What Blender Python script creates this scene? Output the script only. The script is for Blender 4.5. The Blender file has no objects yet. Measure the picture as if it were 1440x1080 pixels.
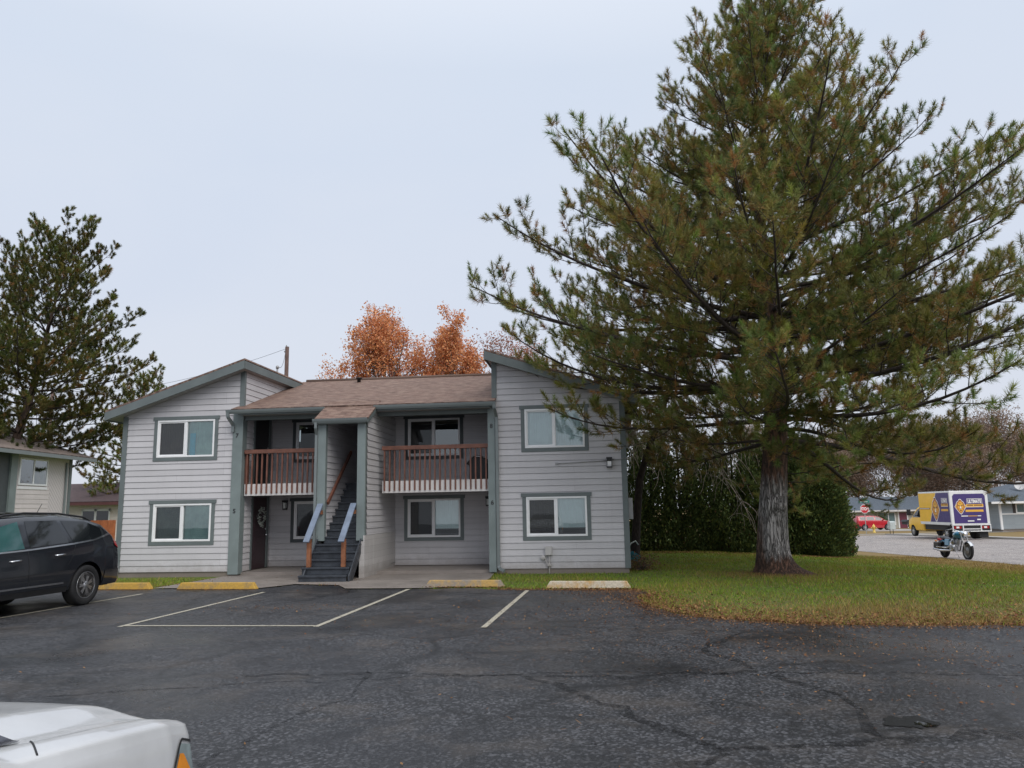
import bpy, bmesh, math, random
import numpy as np
from mathutils import Vector, Matrix
R = math.radians
rng = np.random.default_rng(7)
random.seed(7)
scene = bpy.context.scene
col = scene.collection

# ------------------------------------------------------------------ helpers
def tag(o, label=None, cat=None, group=None, kind=None):
    if label: o['label'] = label
    if cat: o['category'] = cat
    if group: o['group'] = group
    if kind: o['kind'] = kind
    return o

def empty(name, loc=(0, 0, 0), rz=0, label=None, cat=None, group=None):
    o = bpy.data.objects.new(name, None); col.objects.link(o)
    o.location = loc; o.rotation_euler = (0, 0, rz); o.empty_display_size = .2
    return tag(o, label, cat, group)

def link(name, me, parent=None, loc=None):
    o = bpy.data.objects.new(name, me); col.objects.link(o)
    if parent: o.parent = parent
    if loc: o.location = loc
    return o

def copy_tree(o, parent=None):
    c = o.copy(); col.objects.link(c); c.parent = parent
    for ch in list(o.children): copy_tree(ch, c)
    return c

class MB:
    """collects polygons, builds ONE mesh object"""
    def __init__(s): s.v = []; s.f = []; s.sm = []
    def poly(s, pts, smooth=False):
        b = len(s.v); s.v += [tuple(p) for p in pts]; s.f.append(tuple(range(b, b + len(pts)))); s.sm.append(smooth)
    def box(s, x0, x1, y0, y1, z0, z1, M=None):
        p = [Vector(q) for q in ((x0,y0,z0),(x1,y0,z0),(x1,y1,z0),(x0,y1,z0),(x0,y0,z1),(x1,y0,z1),(x1,y1,z1),(x0,y1,z1))]
        if M: p = [M @ q for q in p]
        b = len(s.v); s.v += [tuple(q) for q in p]
        for f in ((0,3,2,1),(4,5,6,7),(0,1,5,4),(1,2,6,5),(2,3,7,6),(3,0,4,7)):
            s.f.append(tuple(b + i for i in f)); s.sm.append(False)
        return s
    def prism(s, prof, axis, a, b):
        """prof: list of 2d points; axis 0: (y,z) extruded along x; 1: (x,z) along y; 2: (x,y) along z"""
        n = len(prof); base = len(s.v)
        def P(q, t): return (t, q[0], q[1]) if axis == 0 else (q[0], t, q[1]) if axis == 1 else (q[0], q[1], t)
        s.v += [P(q, a) for q in prof] + [P(q, b) for q in prof]
        s.f.append(tuple(base + i for i in range(n))[::-1]); s.f.append(tuple(base + n + i for i in range(n))); s.sm += [False, False]
        for i in range(n):
            j = (i + 1) % n
            s.f.append((base + i, base + j, base + n + j, base + n + i)); s.sm.append(False)
        return s
    def bar(s, a, b, w, h=None, up=(0, 0, 1)):
        """rectangular bar from a to b"""
        a = Vector(a); b = Vector(b); h = h or w
        d = (b - a).normalized(); upv = Vector(up)
        if abs(d.dot(upv)) > .98: upv = Vector((0, 1, 0))
        r = d.cross(upv).normalized(); u = r.cross(d)
        base = len(s.v)
        for p in (a, b):
            for (i, j) in ((-1, -1), (1, -1), (1, 1), (-1, 1)):
                s.v.append(tuple(p + r * (i * w / 2) + u * (j * h / 2)))
        for f in ((0,3,2,1),(4,5,6,7),(0,1,5,4),(1,2,6,5),(2,3,7,6),(3,0,4,7)):
            s.f.append(tuple(base + i for i in f)); s.sm.append(False)
        return s
    def tube(s, pts, rad, n=6, caps=True):
        pts = [Vector(p) for p in pts]
        if not hasattr(rad, '__len__'): rad = [rad] * len(pts)
        base = len(s.v); prev = None
        for i, p in enumerate(pts):
            d = (pts[min(i + 1, len(pts) - 1)] - pts[max(i - 1, 0)]).normalized()
            if prev is None:
                r = d.cross(Vector((0, 0, 1)) if abs(d.z) < .9 else Vector((1, 0, 0))).normalized()
            else:
                r = (prev - d * prev.dot(d)).normalized()
            prev = r; u = d.cross(r)
            for k in range(n):
                a = 2 * math.pi * k / n
                s.v.append(tuple(p + (r * math.cos(a) + u * math.sin(a)) * rad[i]))
        for i in range(len(pts) - 1):
            for k in range(n):
                k2 = (k + 1) % n
                s.f.append((base + i*n + k, base + i*n + k2, base + (i+1)*n + k2, base + (i+1)*n + k)); s.sm.append(True)
        if caps:
            s.f.append(tuple(base + k for k in range(n))[::-1]); s.f.append(tuple(base + (len(pts)-1)*n + k for k in range(n))); s.sm += [False, False]
        return s
    def lathe(s, prof, n=24, M=None, smooth=True):
        """prof: (r, z) about local z"""
        base = len(s.v); M = M or Matrix()
        for (r, z) in prof:
            for k in range(n):
                a = 2 * math.pi * k / n
                s.v.append(tuple(M @ Vector((r * math.cos(a), r * math.sin(a), z))))
        for i in range(len(prof) - 1):
            for k in range(n):
                k2 = (k + 1) % n
                s.f.append((base + i*n + k, base + i*n + k2, base + (i+1)*n + k2, base + (i+1)*n + k)); s.sm.append(smooth)
        for i in (0, len(prof) - 1):
            if prof[i][0] > 1e-6:
                s.f.append(tuple(base + i*n + k for k in range(n))[::(-1 if i == 0 else 1)]); s.sm.append(False)
        return s
    def grid(s, P, smooth=True, closed=False):
        """P: rows of points"""
        base = len(s.v); m = len(P); n = len(P[0])
        for row in P: s.v += [tuple(p) for p in row]
        for i in range(m - 1):
            for j in range(n - 1):
                s.f.append((base + i*n + j, base + i*n + j + 1, base + (i+1)*n + j + 1, base + (i+1)*n + j)); s.sm.append(smooth)
        return s
    def build(s, name, mat, parent=None, bevel=0, merge=False, fix=False, loc=None):
        me = bpy.data.meshes.new(name)
        me.from_pydata(s.v, [], s.f)
        me.polygons.foreach_set('use_smooth', s.sm)
        if mat: me.materials.append(mat)
        if merge or fix:
            bm = bmesh.new(); bm.from_mesh(me)
            if merge: bmesh.ops.remove_doubles(bm, verts=bm.verts, dist=1e-4)
            if fix: bmesh.ops.recalc_face_normals(bm, faces=bm.faces)
            bm.to_mesh(me); bm.free()
        o = link(name, me, parent, loc)
        if bevel:
            m = o.modifiers.new('bevel', 'BEVEL'); m.width = bevel; m.segments = 2; m.limit_method = 'ANGLE'; m.angle_limit = R(40)
        return o

def np_mesh(name, V, F, mat, parent=None, colors=None, smooth=False, nf=3):
    """V (n,3) float, F (m,nf) int -> mesh object; colors per vertex (n,3)"""
    V = np.ascontiguousarray(V, np.float32); F = np.ascontiguousarray(F, np.int32)
    me = bpy.data.meshes.new(name)
    me.vertices.add(len(V)); me.vertices.foreach_set('co', V.ravel())
    me.loops.add(F.size); me.loops.foreach_set('vertex_index', F.ravel())
    me.polygons.add(len(F)); me.polygons.foreach_set('loop_start', np.arange(0, F.size, nf, dtype=np.int32))
    if smooth: me.polygons.foreach_set('use_smooth', np.ones(len(F), bool))
    if colors is not None:
        a = me.color_attributes.new('tint', 'FLOAT_COLOR', 'POINT')
        c = np.ones((len(V), 4), np.float32); c[:, :3] = colors
        a.data.foreach_set('color', c.ravel())
    me.update(calc_edges=True)
    if mat: me.materials.append(mat)
    return link(name, me, parent)

# ------------------------------------------------------------------ materials
def new_mat(name):
    m = bpy.data.materials.new(name); m.use_nodes = True
    nt = m.node_tree; b = nt.nodes['Principled BSDF']
    return m, nt, b

class N:
    """tiny node helper"""
    def __init__(s, nt): s.nt = nt
    def __call__(s, t, **kw):
        n = s.nt.nodes.new(t)
        for k, v in kw.items(): setattr(n, k, v)
        return n
    def link(s, a, b): s.nt.links.new(a, b)
    def coord(s, kind='Object', scale=(1, 1, 1), rot=(0, 0, 0)):
        c = s('ShaderNodeTexCoord'); m = s('ShaderNodeMapping')
        m.inputs['Scale'].default_value = scale; m.inputs['Rotation'].default_value = rot
        s.link(c.outputs[kind], m.inputs['Vector']); return m.outputs[0]
    def noise(s, vec, scale, detail=4, rough=.55, dist=0):
        n = s('ShaderNodeTexNoise'); n.inputs['Scale'].default_value = scale; n.inputs['Detail'].default_value = detail
        n.inputs['Roughness'].default_value = rough; n.inputs['Distortion'].default_value = dist
        s.link(vec, n.inputs['Vector']); return n.outputs['Fac']
    def voro(s, vec, scale, feature='F1', out='Distance', rand=1):
        n = s('ShaderNodeTexVoronoi', feature=feature); n.inputs['Scale'].default_value = scale
        n.inputs['Randomness'].default_value = rand
        s.link(vec, n.inputs['Vector']); return n.outputs[out]
    def ramp(s, fac, stops, interp='LINEAR'):
        n = s('ShaderNodeValToRGB'); r = n.color_ramp; r.interpolation = interp
        while len(r.elements) < len(stops): r.elements.new(.5)
        for e, (p, c) in zip(r.elements, stops):
            e.position = p; e.color = (*c, 1) if hasattr(c, '__len__') else (c, c, c, 1)
        s.link(fac, n.inputs['Fac']); return n.outputs['Color']
    def mix(s, fac, a, b, mode='MIX'):
        n = s('ShaderNodeMix', data_type='RGBA', blend_type=mode)
        for sock, v in ((n.inputs['Factor'], fac), (n.inputs[6], a), (n.inputs[7], b)):
            if hasattr(v, 'is_output'): s.link(v, sock)
            elif hasattr(v, '__len__'): sock.default_value = (*v, 1) if len(v) == 3 else v
            else: sock.default_value = v
        return n.outputs[2]
    def math(s, op, a, b=0, clamp=False):
        n = s('ShaderNodeMath', operation=op, use_clamp=clamp)
        for sock, v in ((n.inputs[0], a), (n.inputs[1], b)):
            if hasattr(v, 'is_output'): s.link(v, sock)
            else: sock.default_value = v
        return n.outputs[0]
    def bump(s, h, bsdf, strength=.3, dist=.01):
        n = s('ShaderNodeBump'); n.inputs['Strength'].default_value = strength; n.inputs['Distance'].default_value = dist
        s.link(h, n.inputs['Height']); s.link(n.outputs[0], bsdf.inputs['Normal']); return n

def simple(name, c, rough=.6, metal=0, var=.12, scale=6, bump=0, coat=0, spec=.5, c2=None):
    m, nt, b = new_mat(name); n = N(nt)
    v = n.coord('Object')
    f = n.noise(v, scale, 5)
    lo = tuple(x * (1 - var) for x in c); hi = tuple(min(1, x * (1 + var)) for x in (c2 or c))
    n.link(n.ramp(f, [(.3, lo), (.7, hi)]), b.inputs['Base Color'])
    b.inputs['Roughness'].default_value = rough; b.inputs['Metallic'].default_value = metal
    b.inputs['Coat Weight'].default_value = coat; b.inputs['Coat Roughness'].default_value = .05
    b.inputs['Specular IOR Level'].default_value = spec
    if bump: n.bump(n.noise(v, scale * 8, 4), b, bump, .01)
    return m

def siding_mat(name, c, streak=(1.5, 1.5, 30)):
    m, nt, b = new_mat(name); n = N(nt)
    v = n.coord('Object', streak)
    g = n.noise(v, 2.5, 6, .65)
    v2 = n.coord('Object')
    d = n.noise(v2, .9, 4, .6)
    base = n.mix(n.ramp(d, [(.3, 0.), (.75, 1.)]), tuple(x * .93 for x in c), tuple(x * 1.05 for x in c))
    base = n.mix(n.ramp(g, [(.35, 0.), (.7, .16)]), base, tuple(x * .72 for x in c))
    # water marks running down the boards
    vs = n.coord('Object', (2.2, 2.2, .12)); st = n.noise(vs, 3, 3, .6)
    base = n.mix(n.ramp(st, [(.52, 0.), (.72, .14)]), base, (c[0] * .7, c[1] * .7, c[2] * .68))
    # each board takes the paint a little differently; splash dirt near the ground
    sp_ = n('ShaderNodeSeparateXYZ'); n.link(v2, sp_.inputs[0]); cb_ = n('ShaderNodeCombineXYZ')
    n.link(n.math('ADD', sp_.outputs['X'], sp_.outputs['Y']), cb_.inputs[0]); n.link(n.math('SUBTRACT', sp_.outputs['Z'], .14), cb_.inputs[1])
    bk = n('ShaderNodeTexBrick', offset=.37, offset_frequency=3); bk.inputs['Scale'].default_value = 1; bk.inputs['Brick Width'].default_value = 3.66; bk.inputs['Row Height'].default_value = .163; bk.inputs['Mortar Size'].default_value = .0025
    bk.inputs['Color1'].default_value = (.93, .93, .93, 1); bk.inputs['Color2'].default_value = (1.04, 1.04, 1.04, 1); bk.inputs['Mortar'].default_value = (.6, .6, .6, 1); n.link(cb_.outputs[0], bk.inputs['Vector'])
    base = n.mix(1., base, bk.outputs['Color'], 'MULTIPLY')
    dz_ = n.math('SUBTRACT', n.math('ADD', .12, n.math('MULTIPLY', n.noise(v2, 3.5, 5, .7), .55)), sp_.outputs['Z'])
    base = n.mix(n.ramp(n.math('MULTIPLY', dz_, 4), [(0., 0.), (1., .35)]), base, (.16, .12, .09))
    n.link(base, b.inputs['Base Color']); b.inputs['Roughness'].default_value = .62
    b.inputs['Specular IOR Level'].default_value = .35
    n.bump(g, b, .12, .004)
    return m

def shingle_mat(name, c1, c2, c3, w=.30, h=.125):
    m, nt, b = new_mat(name); n = N(nt)
    v = n.coord('UV')
    bk = n('ShaderNodeTexBrick', offset=.5); bk.inputs['Scale'].default_value = 1
    bk.inputs['Brick Width'].default_value = w; bk.inputs['Row Height'].default_value = h
    bk.inputs['Mortar Size'].default_value = .006; bk.inputs['Mortar Smooth'].default_value = .3
    bk.inputs['Color1'].default_value = (*c1, 1); bk.inputs['Color2'].default_value = (*c2, 1)
    bk.inputs['Mortar'].default_value = tuple(x * .35 for x in c1) + (1,)
    n.link(v, bk.inputs['Vector'])
    # ragged mottled courses of architectural shingles
    pat = n.noise(n.coord('UV', (2.6, 7, 1)), 1.3, 3, .65)
    colr = n.mix(n.ramp(pat, [(.45, 0.), (.60, .85)]), bk.outputs['Color'], c3)
    grit = n.noise(v, 90, 2, .7)
    colr = n.mix(n.ramp(grit, [(.3, .35), (.75, 0.)]), colr, tuple(x * .5 for x in c2))
    big = n.noise(v, .35, 3); colr = n.mix(n.ramp(big, [(.35, 0.), (.7, .25)]), colr, tuple(x * .75 for x in c1))
    n.link(colr, b.inputs['Base Color']); b.inputs['Roughness'].default_value = .85
    hgt = n.math('ADD', n.math('MULTIPLY', bk.outputs['Fac'], -1), n.math('MULTIPLY', pat, .8))
    n.bump(hgt, b, .5, .012)
    return m

def glass_mat(name, tint=(.84, .94, .94), refl=1.0):
    m, nt, b = new_mat(name); n = N(nt); nt.nodes.remove(b)
    out = nt.nodes['Material Output']
    tr = n('ShaderNodeBsdfTransparent'); tr.inputs[0].default_value = (*tint, 1)
    gl = n('ShaderNodeBsdfGlossy'); gl.inputs['Roughness'].default_value = .015; gl.inputs['Color'].default_value = (.95, 1, 1, 1)
    fr = n('ShaderNodeFresnel'); fr.inputs[0].default_value = 1.75
    v = n.coord('Object'); bp = n('ShaderNodeBump'); bp.inputs['Strength'].default_value = .02; bp.inputs['Distance'].default_value = .02
    n.link(n.noise(v, 1.3, 2), bp.inputs['Height']); n.link(bp.outputs[0], gl.inputs['Normal'])
    f = n.math('MULTIPLY', fr.outputs[0], refl, True)
    mx = n('ShaderNodeMixShader'); n.link(f, mx.inputs[0]); n.link(tr.outputs[0], mx.inputs[1]); n.link(gl.outputs[0], mx.inputs[2])
    n.link(mx.outputs[0], out.inputs[0])
    return m

def screen_mat(name):
    m, nt, b = new_mat(name); n = N(nt); out = nt.nodes['Material Output']
    b.inputs['Base Color'].default_value = (.05, .05, .055, 1); b.inputs['Roughness'].default_value = .8
    tr = n('ShaderNodeBsdfTransparent'); mx = n('ShaderNodeMixShader'); mx.inputs[0].default_value = .5
    n.link(tr.outputs[0], mx.inputs[1]); n.link(b.outputs[0], mx.inputs[2]); n.link(mx.outputs[0], out.inputs[0])
    return m

def leaf_mat(name, trans=.25, rough=.6, mul=1.0, spec=.3):
    m, nt, b = new_mat(name); n = N(nt); out = nt.nodes['Material Output']
    a = n('ShaderNodeAttribute', attribute_name='tint')
    c = n.mix(1.0, a.outputs['Color'], (mul, mul, mul), 'MULTIPLY')
    n.link(c, b.inputs['Base Color']); b.inputs['Roughness'].default_value = rough
    b.inputs['Specular IOR Level'].default_value = spec
    t = n('ShaderNodeBsdfTranslucent'); n.link(c, t.inputs[0])
    mx = n('ShaderNodeMixShader'); mx.inputs[0].default_value = trans
    n.link(b.outputs[0], mx.inputs[1]); n.link(t.outputs[0], mx.inputs[2]); n.link(mx.outputs[0], out.inputs[0])
    return m

def bark_mat(name, c1, c2, scale=(6, 6, 1.2), bump=.8):
    m, nt, b = new_mat(name); n = N(nt)
    v = n.coord('Object', scale)
    f = n.noise(v, 3, 6, .65, .4); vv = n.voro(v, 2.2)
    g = n.math('ADD', n.math('MULTIPLY', f, .7), n.math('MULTIPLY', vv, .5))
    n.link(n.ramp(g, [(.3, c1), (.8, c2)]), b.inputs['Base Color']); b.inputs['Roughness'].default_value = .9
    n.bump(g, b, bump, .05)
    return m

def paint_mat(name, c, metal=0., rough=.3, coat=1.0, dirt=.1):
    m, nt, b = new_mat(name); n = N(nt); v = n.coord('Object')
    f = n.noise(v, 1.7, 5, .6)
    n.link(n.ramp(f, [(.35, tuple(x * (1 - dirt) for x in c)), (.7, c)]), b.inputs['Base Color'])
    b.inputs['Metallic'].default_value = metal
    n.link(n.ramp(n.noise(v, 5, 5, .65), [(.3, rough * .8), (.75, rough * 1.3)]), b.inputs['Roughness'])
    b.inputs['Coat Weight'].default_value = coat; b.inputs['Coat Roughness'].default_value = .06
    return m

M = {}
M['siding'] = siding_mat('grey_siding', (.555, .54, .55))
M['siding_panel'] = siding_mat('grey_panel', (.52, .50, .485), (1.5, 1.5, 1.5))
M['trim'] = simple('green_grey_trim', (.130, .153, .152), .55, var=.12, scale=2.2)
M['post'] = simple('green_grey_post', (.185, .222, .218), .5, var=.12, scale=2.2)
M['gutter'] = simple('green_grey_gutter', (.18, .205, .205), .4, var=.08, scale=2)
M['dark_trim'] = simple('dark_trim', (.06, .07, .075), .55)
M['soffit'] = simple('soffit_paint', (.30, .29, .29), .6)
M['white_vinyl'] = simple('white_vinyl', (.80, .80, .80), .4, var=.03)
M['white_board'] = simple('white_board', (.62, .59, .57), .6, var=.1, scale=3)
M['brown_rail'] = simple('brown_stained_wood', (.155, .062, .040), .55, var=.3, scale=5, bump=.1)
M['orange_post'] = simple('orange_stained_wood', (.26, .10, .045), .6, var=.3, scale=7, bump=.1)
M['stair_paint'] = simple('dark_blue_grey_stair_paint', (.040, .046, .056), .42, var=.35, scale=6, bump=.08)
M['rail_sky_sheen'] = simple('blue_grey_rail_sky_sheen', (.16, .20, .27), .28, var=.2, scale=5)  # rail paint with the wet top's sky reflection put into its colour
M['concrete'] = None
M['door_maroon'] = simple('maroon_door', (.035, .014, .018), .4, var=.2)
M['door_dark'] = simple('dark_door', (.012, .011, .012), .45)
M['black_metal'] = simple('black_metal', (.012, .012, .013), .45)
M['grey_metal'] = simple('grey_metal', (.33, .33, .33), .5, .3)
M['chrome'] = simple('chrome', (.75, .76, .78), .15, 1., var=.03)
M['glass'] = glass_mat('window_glass', refl=2.1)
M['screen'] = screen_mat('insect_screen')
M['blind_pale'] = simple('pale_blind', (.80, .84, .83), .8, var=.04)
M['blind_teal'] = simple('teal_curtain', (.36, .58, .56), .8, var=.2, scale=2.5, c2=(.50, .66, .58))
M['blind_dim'] = simple('grey_curtain', (.20, .20, .18), .8, var=.3, scale=2.2, c2=(.25, .20, .15))
M['turquoise'] = simple('turquoise_cloth', (.02, .60, .75), .7)
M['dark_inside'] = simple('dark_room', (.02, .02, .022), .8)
M['shingle'] = shingle_mat('brown_shingles', (.215, .128, .098), (.125, .074, .058), (.31, .215, .165))
M['shingle_left'] = shingle_mat('tan_shingles', (.24, .19, .16), (.19, .15, .13), (.29, .23, .2))
M['shingle_maroon'] = shingle_mat('maroon_shingles', (.11, .075, .08), (.09, .06, .062), (.14, .1, .1))
M['shingle_blue'] = shingle_mat('blue_grey_shingles', (.10, .125, .155), (.08, .1, .125), (.14, .165, .2))

# concrete
def concrete_mat(name, c, stain=.5):
    m, nt, b = new_mat(name); n = N(nt); v = n.coord('Object')
    f = n.noise(v, 1.2, 6, .65); g = n.noise(v, 40, 3, .6)
    colr = n.mix(n.ramp(f, [(.35, 0.), (.65, 1.)]), tuple(x * (1 - stain * .5) for x in c), c)
    colr = n.mix(n.ramp(g, [(.3, .3), (.7, 0.)]), colr, tuple(x * .6 for x in c))
    br = n.noise(v, 2.6, 4, .7); colr = n.mix(n.ramp(br, [(.55, 0.), (.75, stain * .6)]), colr, (c[0] * .6, c[1] * .45, c[2] * .35))
    n.link(colr, b.inputs['Base Color'])
    n.link(n.ramp(f, [(.4, .45), (.7, .85)]), b.inputs['Roughness']); n.bump(g, b, .2, .005)
    return m
M['concrete'] = concrete_mat('walk_concrete', (.27, .235, .21))
M['foundation'] = concrete_mat('foundation_concrete', (.24, .20, .17))
M['pavement'] = concrete_mat('pale_pavement', (.42, .40, .37), .3)

# ------------------------------------------------------------------ terrain
def sstep(a, b, x):
    t = np.clip((np.asarray(x, float) - a) / (b - a), 0, 1); return t * t * (3 - 2 * t)
def tz(x, y):
    s = -.42 * sstep(11, 26, y) - .018 * np.clip(np.asarray(y, float) - 26, 0, 90)
    return sstep(5, 16.5, x) * s

def grid_sheet(xs, ys, dz, zf=tz):
    X, Y = np.meshgrid(np.array(xs, float), np.array(ys, float))
    V = np.stack([X, Y, zf(X, Y) + dz], -1).reshape(-1, 3)
    nx, ny = len(xs), len(ys)
    i = np.arange(ny - 1)[:, None] * nx + np.arange(nx - 1)[None]
    F = np.stack([i, i + 1, i + nx + 1, i + nx], -1).reshape(-1, 4)
    return V, F

def asphalt_mat(name, c, wet=1., crack=1.):
    m, nt, b = new_mat(name); n = N(nt); v = n.coord('Object')
    agg = n.voro(v, 46, out='Color'); sp = n.noise(v, 34, 4, .85)
    big = n.noise(v, .33, 5, .6, .3); mid = n.noise(v, 1.6, 6, .68)
    base = n.mix(n.ramp(mid, [(.3, 0.), (.7, 1.)]), tuple(x * .72 for x in c), tuple(x * 1.25 for x in c))
    bw = n('ShaderNodeRGBToBW'); n.link(agg, bw.inputs[0])
    base = n.mix(n.ramp(bw.outputs[0], [(.50, 0.), (.90, .95)]), base, tuple(min(1, x * 3.4 + .045) for x in c))
    base = n.mix(n.ramp(sp, [(.28, .8), (.5, 0.)]), base, tuple(x * .35 for x in c))
    wetm = n.ramp(big, [(.45, 0.), (.62, 1.)])
    base = n.mix(n.math('MULTIPLY', wetm, .65 * wet), base, tuple(x * .42 for x in c))
    # hairline cracks and a few sealed ones
    dv = n('ShaderNodeVectorMath', operation='ADD')
    dn = n('ShaderNodeTexNoise'); dn.inputs['Scale'].default_value = 1.1; dn.inputs['Detail'].default_value = 6; n.link(v, dn.inputs['Vector'])
    sc = n('ShaderNodeVectorMath', operation='SCALE'); sc.inputs['Scale'].default_value = .9; n.link(dn.outputs['Color'], sc.inputs[0])
    n.link(v, dv.inputs[0]); n.link(sc.outputs[0], dv.inputs[1])
    e1 = n.voro(dv.outputs[0], .42, 'DISTANCE_TO_EDGE'); e2 = n.voro(dv.outputs[0], 1.15, 'DISTANCE_TO_EDGE')
    wob = n.noise(v, 4, 5, .75)
    k0 = n.math('MULTIPLY', n.ramp(e1, [(.0, .85 * crack), (.05, 0.)], 'EASE'), n.ramp(n.math('ADD', n.math('MULTIPLY', wob, .8), n.math('MULTIPLY', n.noise(v, .4, 2), .6)), [(.58, 0.), (.80, 1.)]))
    base = n.mix(k0, base, (.009, .009, .010))
    k1 = n.math('MULTIPLY', n.ramp(e1, [(.003, .7 * crack), (.010, 0.)]), n.ramp(n.noise(v, .35, 2), [(.42, 0.), (.52, 1.)]))
    msk = n.ramp(n.noise(v, .5, 2), [(.52, 0.), (.6, 1.)])
    k2 = n.math('MULTIPLY', n.ramp(e2, [(.004, .8 * crack), (.013, 0.)]), msk)
    base = n.mix(k1, base, (.008, .008, .009)); base = n.mix(k2, base, (.008, .008, .009))
    # grit and silt
    silt = n.noise(v, .8, 5, .7); base = n.mix(n.ramp(silt, [(.50, 0.), (.74, .5)]), base, (.105, .085, .068))
    n.link(base, b.inputs['Base Color'])
    b.inputs['Specular IOR Level'].default_value = .4
    rgh = n.mix(n.math('MULTIPLY', wetm, wet), (.62, .62, .62), (.26, .26, .26))
    rgh = n.mix(n.ramp(mid, [(.4, .25), (.6, 0.)]), rgh, (.25, .25, .25))
    n.link(rgh, b.inputs['Roughness'])
    h = n.math('ADD', n.math('MULTIPLY', bw.outputs[0], .5), n.math('MULTIPLY', sp, .7))
    n.bump(h, b, .55, .012)
    return m
M['asphalt'] = asphalt_mat('lot_asphalt', (.022, .0225, .0255))
M['street'] = asphalt_mat('street_asphalt', (.22, .195, .18), .15, .4)

def lawn_mat():
    m, nt, b = new_mat('lawn'); n = N(nt)
    v = n.coord('Object'); sep = n('ShaderNodeSeparateXYZ'); n.link(v, sep.inputs[0])
    f = n.noise(v, 1.1, 6, .7); g = n.noise(v, 14, 4, .7); k = n.noise(v, 60, 3, .8)
    c = n.mix(n.ramp(f, [(.35, 0.), (.65, 1.)]), (.095, .165, .03), (.16, .175, .055))
    c = n.mix(n.ramp(g, [(.42, 0.), (.68, .7)]), c, (.15, .12, .05))
    c = n.mix(n.ramp(k, [(.3, .7), (.55, 0.)]), c, (.025, .03, .012))
    # straw-coloured verge beside the street and thatch near the lot
    ed = n.math('ADD', sep.outputs['X'], n.math('MULTIPLY', n.math('SUBTRACT', f, .5), 3.5))
    c = n.mix(n.ramp(n.math('MULTIPLY', n.math('SUBTRACT', ed, 12.6), .4), [(0., 0.), (1., .9)]), c, (.24, .165, .075))
    ed2 = n.math('SUBTRACT', 15.0, n.math('ADD', sep.outputs['Y'], n.math('MULTIPLY', n.math('SUBTRACT', f, .5), 4)))
    c = n.mix(n.ramp(n.math('MULTIPLY', ed2, .28), [(0., 0.), (1., .85)]), c, (.165, .12, .058))
    n.link(c, b.inputs['Base Color']); b.inputs['Roughness'].default_value = .9; b.inputs['Specular IOR Level'].default_value = .15
    n.bump(g, b, .6, .03)
    return m
M['lawn'] = lawn_mat()

ys = np.concatenate([np.arange(-40, 90, 1.), np.arange(90, 620, 25.)])
xs = np.concatenate([np.arange(-420, -24, 22.), np.arange(-24, 64, 1.), np.arange(64, 480, 22.)])
V, F = grid_sheet(xs, ys, 0)
tag(np_mesh('ground', V, F, M['lawn'], nf=4), kind='structure')

lot_edge = [(-60, 18.6), (-12, 18.35), (-8.3, 18.08), (-5.72, 17.72), (-5.15, 18.5), (-4.05, 18.05), (-3.72, 17.25), (-1.9, 17.05), (-.9, 17.0), (-.45, 16.65), (1.0, 16.4),
            (2.35, 16.1), (2.6, 15.6), (2.3, 14.6), (2.2, 13.8), (2.43, 12.7), (2.95, 11.95), (3.6, 11.5), (4.3, 11.15), (5.4, 10.9), (6.8, 10.72), (9, 10.5), (13, 10.3), (17, 10)]
def densify(pts, n=6, jit=.05):
    out = []
    for i in range(len(pts) - 1):
        a = np.array(pts[i]); b = np.array(pts[i + 1])
        for k in range(n):
            p = a + (b - a) * k / n
            out.append(p + (rng.normal(0, jit, 2) if 0 < k else 0))
    out.append(np.array(pts[-1])); return out
le = densify(lot_edge)
bm = bmesh.new()
vs = [bm.verts.new((p[0], p[1], .010)) for p in le] + [bm.verts.new((17, -40, .010)), bm.verts.new((-60, -40, .010))]
bm.faces.new(vs); bmesh.ops.triangulate(bm, faces=bm.faces)
bmesh.ops.recalc_face_normals(bm, faces=bm.faces)
me = bpy.data.meshes.new('parking_lot'); bm.to_mesh(me); bm.free(); me.materials.append(M['asphalt'])
if me.polygons[0].normal.z < 0: me.flip_normals()
lot = tag(link('parking_lot', me), kind='structure')

# street and the far verge
V, F = grid_sheet(np.linspace(16.2, 31.2, 16), np.arange(-40, 67, 1.), .012)
street = tag(np_mesh('street', V, F, M['street'], nf=4), kind='structure')
V, F = grid_sheet(np.linspace(-60, 16.9, 40), np.arange(58, 67, 1.), .014)
tag(np_mesh('cross_street', V, F, M['street'], nf=4), kind='structure')
mb = MB()
for k in range(-40, 66, 2):
    z0, z1 = float(tz(31.3, k)), float(tz(31.3, k + 2))
    mb.poly([(31.2, k, z0 + .13), (31.4, k, z0 + .13), (31.4, k + 2, z1 + .13), (31.2, k + 2, z1 + .13)])
    mb.poly([(31.2, k, z0), (31.2, k, z0 + .13), (31.2, k + 2, z1 + .13), (31.2, k + 2, z1)])
tag(mb.build('kerb', M['pavement'], merge=True), kind='structure')
V, F = grid_sheet(np.linspace(33.2, 34.7, 3), np.arange(-40, 70, 1.), .02)
tag(np_mesh('pavement', V, F, M['pavement'], nf=4), kind='structure')
V, F = grid_sheet(np.linspace(28, 44, 9), np.arange(68.5, 71, .5), .02)
tag(np_mesh('pavement', V, F, M['pavement'], nf=4), kind='structure')
V, F = grid_sheet(np.linspace(38, 46, 9), np.arange(82, 97, 1.), .02)
tag(np_mesh('driveway', V, F, M['pavement'], nf=4), kind='structure')

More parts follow.
